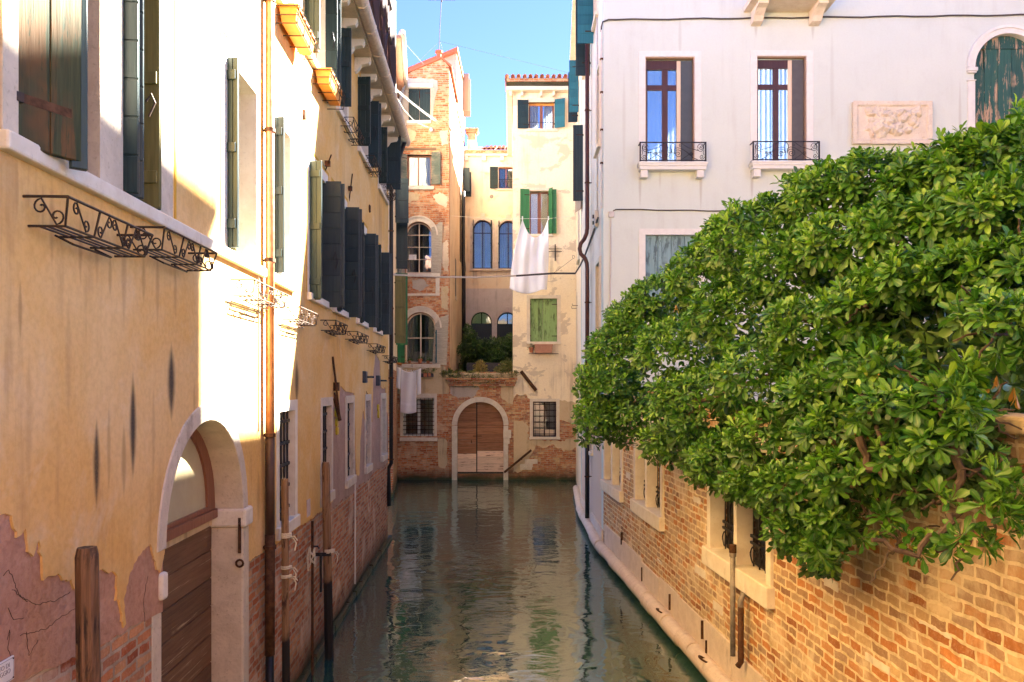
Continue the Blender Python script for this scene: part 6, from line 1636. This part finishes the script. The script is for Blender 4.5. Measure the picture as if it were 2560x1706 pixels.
# clumps of foliage, each a flattened shelf: image column, row, half width, half height, extra depth (m)
clumps = [(1740, 545, 110, 78), (1665, 560, 60, 60), (1905, 450, 85, 62), (2010, 415, 92, 58), (2125, 425, 95, 58), (2215, 385, 70, 56), (2300, 360, 85, 62), (2400, 340, 90, 80), (1845, 440, 40, 45),
          (1615, 630, 80, 62), (1530, 690, 86, 52), (1465, 740, 74, 52), (1425, 800, 70, 56), (1395, 880, 66, 62), (1370, 955, 48, 46),
          (1570, 800, 108, 66), (1700, 715, 108, 72), (1830, 610, 108, 70), (1950, 560, 105, 62), (2070, 530, 105, 62), (2190, 505, 95, 62), (2300, 480, 90, 72), (2420, 470, 90, 85),
          (1480, 945, 88, 58), (1610, 925, 105, 72), (1750, 860, 108, 74), (1880, 750, 108, 70), (1995, 700, 98, 60), (2110, 640, 105, 56), (2225, 630, 98, 58), (2335, 620, 90, 66), (2440, 630, 90, 80),
          (1550, 1010, 72, 40), (1660, 1050, 70, 52), (1790, 1000, 105, 62), (1905, 900, 105, 62), (2015, 850, 88, 50), (2330, 750, 80, 55), (2260, 720, 60, 36), (2430, 780, 90, 60),
          (1945, 985, 112, 58), (2065, 945, 98, 50), (2165, 925, 74, 42), (1690, 1105, 36, 26), (1600, 1060, 30, 30),
          (1835, 1115, 92, 52), (1960, 1085, 88, 50), (2075, 1050, 84, 42), (2175, 1025, 74, 40), (2240, 980, 40, 44), (1730, 1110, 40, 40),
          (1825, 1215, 54, 46), (1885, 1265, 34, 36), (1910, 1195, 56, 40), (2005, 1195, 60, 34), (2070, 1250, 48, 28),
          (2260, 1085, 50, 36), (2295, 1180, 46, 32), (2150, 1265, 34, 20), (2230, 1245, 40, 24), (2330, 1150, 34, 28), (2160, 1160, 30, 22), (2105, 1130, 36, 22)]
lump_list = []
for (x, y, a, c) in clumps:
    x, y = x * k_, y * k_; Y = crown_Y(x, y) + rn.uniform(-.12, .22); lump_list.append((x, y, Y, a * k_, c * k_))
NL = len(lump_list)
def sparse(x, y): return x > 2160 and y > 1105
from mathutils import noise as mno
for (x, y, Y, a, c) in lump_list:
    cc = np.array(ray(x, y, Y)); ra, rc = a / FPX * Y, c / FPX * Y
    ry = ra * .8
    n = int(95 * (ra * rc * 2 + ra * ry) * 7.0) + 14
    d = rg.normal(0, 1, (n, 3)); d /= np.linalg.norm(d, axis=1, keepdims=True)
    keep = (d[:, 1] < .45) & ((d[:, 2] > -.3) | (rg.random(n) < .32)); d = d[keep]
    nz_ = np.array([mno.noise(Vector(q) * 2.6 + Vector((x, y, 0))) for q in d])
    rad = 1.0 + .26 * nz_ - rg.uniform(0, .22, len(d))
    p = cc + d * rad[:, None] * np.array([ra, ry, rc])
    ax = d * np.array([.7, .75, .8]) + np.array([0, -.15, .55]) + rg.normal(0, .25, d.shape)
    ax[d[:, 2] < -.2] += np.array([0, -.25, -.45])
    pos.append(p); axs.append(ax); siz.append(np.full(len(d), (0.098 if x < 1750 else .104 if x < 2050 else .108)) * rg.uniform(.7, 1.2, len(d)))
# stray sprigs along the rim
for i in range(430):
    a = crown_px[i % len(crown_px)]; b_ = crown_px[(i + 1) % len(crown_px)]; t = rn.random()
    x, y = a[0] + (b_[0] - a[0]) * t, a[1] + (b_[1] - a[1]) * t
    if x > 2620 or (sparse(x, y) and rn.random() < .6): continue
    Y = crown_Y(x, y) + rn.uniform(0, .3); d = math.hypot(x - 1980, y - 800); q = rn.uniform(14, 75)
    x += (1980 - x) / d * q; y += (800 - y) / d * q
    m = rn.choice((1, 1, 2, 3)); cc = np.array(ray(x, y, Y)); out = np.array([(x - 1980) / d, 0, (800 - y) / d])
    pos.append(cc + rg.normal(0, .05, (m, 3))); axs.append(np.tile(out * .6 + np.array([0, -.2, .5]), (m, 1)) + rg.normal(0, .2, (m, 3))); siz.append(np.full(m, .115) * rg.uniform(.75, 1.1, m))
pos = np.concatenate(pos); axs = np.concatenate(axs); siz = np.concatenate(siz)
# nothing grows inside the brick wall
ok = []
for p in pos:
    wy = (Vector((p[0], p[1])) - G.o).dot(G.ey)
    ok.append(not (-.08 < wy < .48 and p[2] < 3.86) and (Vector((p[0], p[1])) - W.o).dot(W.ey) < -.15)
for i, p in enumerate(pos):      # bare hollows between the lower limbs
    x, y = CX + p[0] / p[1] * FPX, HY - (p[2] - CAMZ) / p[1] * FPX
    if (x > 2440 and 900 < y < 1180 and p[1] < 6 and rg.random() < .96) or any(math.hypot(x - h[0], y - h[1]) < h[2] * .8 for h in hollows): ok[i] = False
    if x > 2090 and y > 1085 and rg.random() < .55: ok[i] = False
ok = np.array(ok); pos, axs, siz = pos[ok], axs[ok], siz[ok]
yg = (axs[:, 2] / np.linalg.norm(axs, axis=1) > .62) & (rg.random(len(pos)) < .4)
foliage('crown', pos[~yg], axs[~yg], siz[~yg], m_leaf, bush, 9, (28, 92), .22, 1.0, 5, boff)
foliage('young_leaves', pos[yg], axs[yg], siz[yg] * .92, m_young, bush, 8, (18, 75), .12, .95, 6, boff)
# hidden inner mass keeps the crown dark and dense inside
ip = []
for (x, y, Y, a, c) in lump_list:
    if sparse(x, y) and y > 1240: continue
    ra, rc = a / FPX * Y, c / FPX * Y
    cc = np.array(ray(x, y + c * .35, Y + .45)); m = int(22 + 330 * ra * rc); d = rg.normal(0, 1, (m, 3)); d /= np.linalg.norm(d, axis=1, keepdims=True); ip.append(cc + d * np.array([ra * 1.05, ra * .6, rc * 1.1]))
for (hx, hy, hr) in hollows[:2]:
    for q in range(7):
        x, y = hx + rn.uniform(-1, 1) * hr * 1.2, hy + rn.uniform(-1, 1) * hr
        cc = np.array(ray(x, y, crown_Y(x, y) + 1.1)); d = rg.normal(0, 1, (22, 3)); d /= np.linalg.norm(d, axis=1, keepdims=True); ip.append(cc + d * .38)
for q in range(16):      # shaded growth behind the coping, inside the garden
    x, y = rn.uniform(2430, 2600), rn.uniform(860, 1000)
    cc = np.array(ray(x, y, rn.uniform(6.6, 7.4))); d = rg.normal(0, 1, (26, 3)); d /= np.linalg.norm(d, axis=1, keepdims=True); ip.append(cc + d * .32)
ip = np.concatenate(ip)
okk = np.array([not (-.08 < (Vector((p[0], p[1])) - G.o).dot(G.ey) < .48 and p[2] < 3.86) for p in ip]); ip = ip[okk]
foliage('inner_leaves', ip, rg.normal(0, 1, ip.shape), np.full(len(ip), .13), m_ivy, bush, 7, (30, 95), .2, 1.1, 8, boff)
# trunk, limbs, twigs
def limb(pts, r0, r1, b=None):
    one = b is None
    if one: b = MB()
    n = len(pts); P = []
    for i in range(n - 1):
        for s in range(4):
            t = s / 4; P.append(Vector(pts[i]).lerp(Vector(pts[i + 1]), t) + Vector((rn.uniform(-.02, .02), rn.uniform(-.02, .02), rn.uniform(-.02, .02))))
    P.append(Vector(pts[-1])); m = len(P)
    b.tube([tuple(p - boff) for p in P], r0, 7, rs=[r0 + (r1 - r0) * i / (m - 1) for i in range(m)])
    if one: b.build('branch', m_bark, bush)
trunk_top = Vector((4.4, 7.6, 4.0))
limb([(4.3, 7.6, 2.2), (4.25, 7.6, 3.0), trunk_top], .12, .09)
limb([trunk_top, (3.9, 6.8, 4.3), ray(2330, 960, 5.0), ray(2370, 1060, 4.55), ray(2405, 1180, 4.5), ray(2400, 1260, 4.45), ray(2370, 1310, 4.4), ray(2290, 1385, 4.45), ray(2180, 1350, 4.5)], .035, .014)
limb([trunk_top, (3.6, 8.2, 4.5), ray(1900, 950, 8), ray(1760, 1000, 8.6), ray(1620, 980, 9.6)], .045, .012)
limb([trunk_top, ray(2150, 820, 7), ray(2120, 900, 6.2), ray(2200, 1100, 5.2), ray(2240, 1160, 5.1)], .03, .012)
limb([trunk_top, ray(2000, 700, 8.6), ray(1800, 640, 10.2)], .045, .012); limb([trunk_top, ray(2300, 560, 7.6), ray(2420, 420, 7.4)], .045, .012)
limb([ray(2150, 1100, 5.4), ray(2170, 1180, 5.3), ray(2200, 1170, 5.2), ray(2215, 1200, 5.2)], .03, .015)
tw = MB()
for i in range(170):
    q = lump_list[rn.randrange(NL)]; p = ray(q[0], q[1], q[2] + .25)
    e = p + Vector((rn.uniform(-.35, .35), rn.uniform(-.3, .1), rn.uniform(-.25, .3))); limb([p, (p + e) / 2 + Vector((0, 0, .03)), e], .012, .005, tw)
tag(tw.build('twigs', m_bark, bush), kind='stuff')
# dried leaves in the hollow and the small green fruits
dp = np.array([ray(x, y, Y) for x, y, Y in [(2436, 820, 5.4), (2455, 930, 5.3), (2470, 945, 5.3), (2492, 935, 5.3), (2535, 965, 5.2), (2540, 985, 5.2), (2480, 845, 5.5), (2350, 890, 5.6), (2365, 670, 6.2), (2405, 775, 6.0), (1850, 660, 9.2), (1930, 1060, 7), (1990, 1080, 6.5), (1690, 760, 9.5), (2200, 910, 5.8), (2130, 800, 6.4)]])
foliage('dried_leaves', dp, np.tile([[0, 0, -1.]], (len(dp), 1)), np.full(len(dp), .11), m_dead, bush, 3, (5, 40), .6, .8, 9, boff)
fm = None
for i in range(70):
    j = rn.randrange(len(pos)); p = Vector(pos[j]) + Vector(axs[j]).normalized() * .03 - boff
    if fm is None:
        bm = bmesh.new(); bmesh.ops.create_icosphere(bm, subdivisions=2, radius=.013); fm = bpy.data.meshes.new('fruit'); bm.to_mesh(fm); bm.free(); fm.materials.append(m_fruit)
        for q in fm.polygons: q.use_smooth = True
    o = bpy.data.objects.new('fruit', fm); COL.objects.link(o); o.parent = bush; o.location = p; o.scale = (1, 1, 1.2)

# terrace garden behind the water gate
tz = gtop - .3
def green(name, label, cat, centers, n, size, mat, at, nleaf=6, kind=None, seed=2, spread=(30, 95), up=.5, width=.9):
    o = root(name, label, cat, at); rg2 = np.random.default_rng(seed); P = []; A = []
    for (c, r) in centers:
        d = rg2.normal(0, 1, (n, 3)); d /= np.linalg.norm(d, axis=1, keepdims=True)
        P.append(np.array(c) + d * np.array(r) * rg2.uniform(.55, 1.05, (n, 1))); A.append(d + np.array([0, -.2, up]))
    P = np.concatenate(P); A = np.concatenate(A)
    foliage('foliage', P, A, np.full(len(P), size), mat, o, nleaf, spread, .2, width, seed, Vector(at))
    return o
hp = []
rn2 = random.Random(8)
for x in range(1166, 1290, 12):
    for yy in (866, 885, 905, 925): hp.append((tuple(ray(x + rn2.uniform(-5, 5), yy + rn2.uniform(-8, 8), 38 + rn2.uniform(-1, 2))), (.38, .5, .38)))
for (x, y) in ((1172, 845), (1180, 860), (1200, 872), (1255, 862), (1268, 858), (1280, 848), (1240, 870)): hp.append((tuple(ray(x, y, 37.5)), (.3, .4, .3)))
green('terrace_hedge', 'dark potted hedge filling the terrace behind the weedy gate wall', 'hedge', hp, 60, .15, m_ivy, ray(1220, 935, 38), 6, seed=3)
b = MB(E); q0 = E.px(1168, 930, 4); q1 = E.px(1290, 930, 4)
b.box(q0[0], q1[0], 4.0, 4.05, tz, tz + .75); b.box(q0[0], q1[0], 3.98, 4.07, tz + .75, tz + .81)
for i in range(20): u = q0[0] + (q1[0] - q0[0]) * i / 19; b.box(u - .03, u + .03, 3.97, 4.0, tz, tz + .75)
o = root('terrace_fence', 'dark boarded fence along the planted terrace, below the hedge', 'fence', E.w(0, 4, tz) - Vector((1, 0, 0))); b.build('boards', m_lampblk, o)
gp = [(tuple(ray(x, y, 32.75)), (.22, .22, .14)) for x, y in [(1170, 952), (1222, 953), (1240, 952), (1190, 958), (1145, 956), (1118, 935), (1130, 940), (1145, 938), (1160, 942), (1178, 940), (1195, 944), (1212, 942), (1228, 945), (1246, 942), (1262, 938), (1276, 942), (1286, 938), (1152, 950), (1205, 952), (1135, 948)]]
o = green('cornice_weeds', 'low green weeds growing along the brick cornice over the water gate', 'weeds', gp, 75, .15, m_weed, ray(1200, 945, 32.75), 5, seed=4, spread=(10, 60), up=.9, width=.5); o['kind'] = 'stuff'
green('dry_grass', 'tuft of dry yellow grass standing above the middle of the cornice', 'grass tuft', [(tuple(ray(1202, 925, 32.8)), (.16, .14, .25))], 45, .26, m_straw, ray(1202, 940, 32.8), 5, seed=5, spread=(5, 35), up=1.6, width=.25)
green('terrace_bush', 'fresh green bush at the right end of the weedy cornice', 'bush', [(tuple(ray(x, y, 33.0)), (.26, .22, .22)) for x, y in ((1262, 918), (1275, 910), (1250, 926), (1282, 922))], 70, .12, m_weed, ray(1268, 935, 33), 6, seed=6, up=.8, width=.6)
green('climbing_plant', 'sparse climbing plant at the left end of the terrace by the black pipe', 'plant', [(tuple(ray(x, y, 36.5)), (.2, .2, .2)) for x, y in ((1172, 820), (1178, 836), (1186, 852))], 26, .15, m_ivy, ray(1175, 880, 36.5), 6, seed=7)
for (o, r, h) in pots:
    rg3 = np.random.default_rng(3); l = o.location; P = np.array([[0, 0, h]]) + rg3.normal(0, .05, (10, 3))
    foliage('plant', P, rg3.normal(0, .5, P.shape) + np.array([0, 0, 1]), np.full(len(P), .10), m_ivy, o, 5, (15, 70), .2, .8, 3)
P = np.array([[x, -.1, .06] for x in (-.22, -.12, 0, .1, .2, .27)] * 3) + np.random.default_rng(4).normal(0, .05, (18, 3))
foliage('plant', P, np.tile([[0, -.3, 1.]], (18, 1)), np.full(18, .13), m_weed, wall_trough, 6, (15, 80), .25, .8, 4)
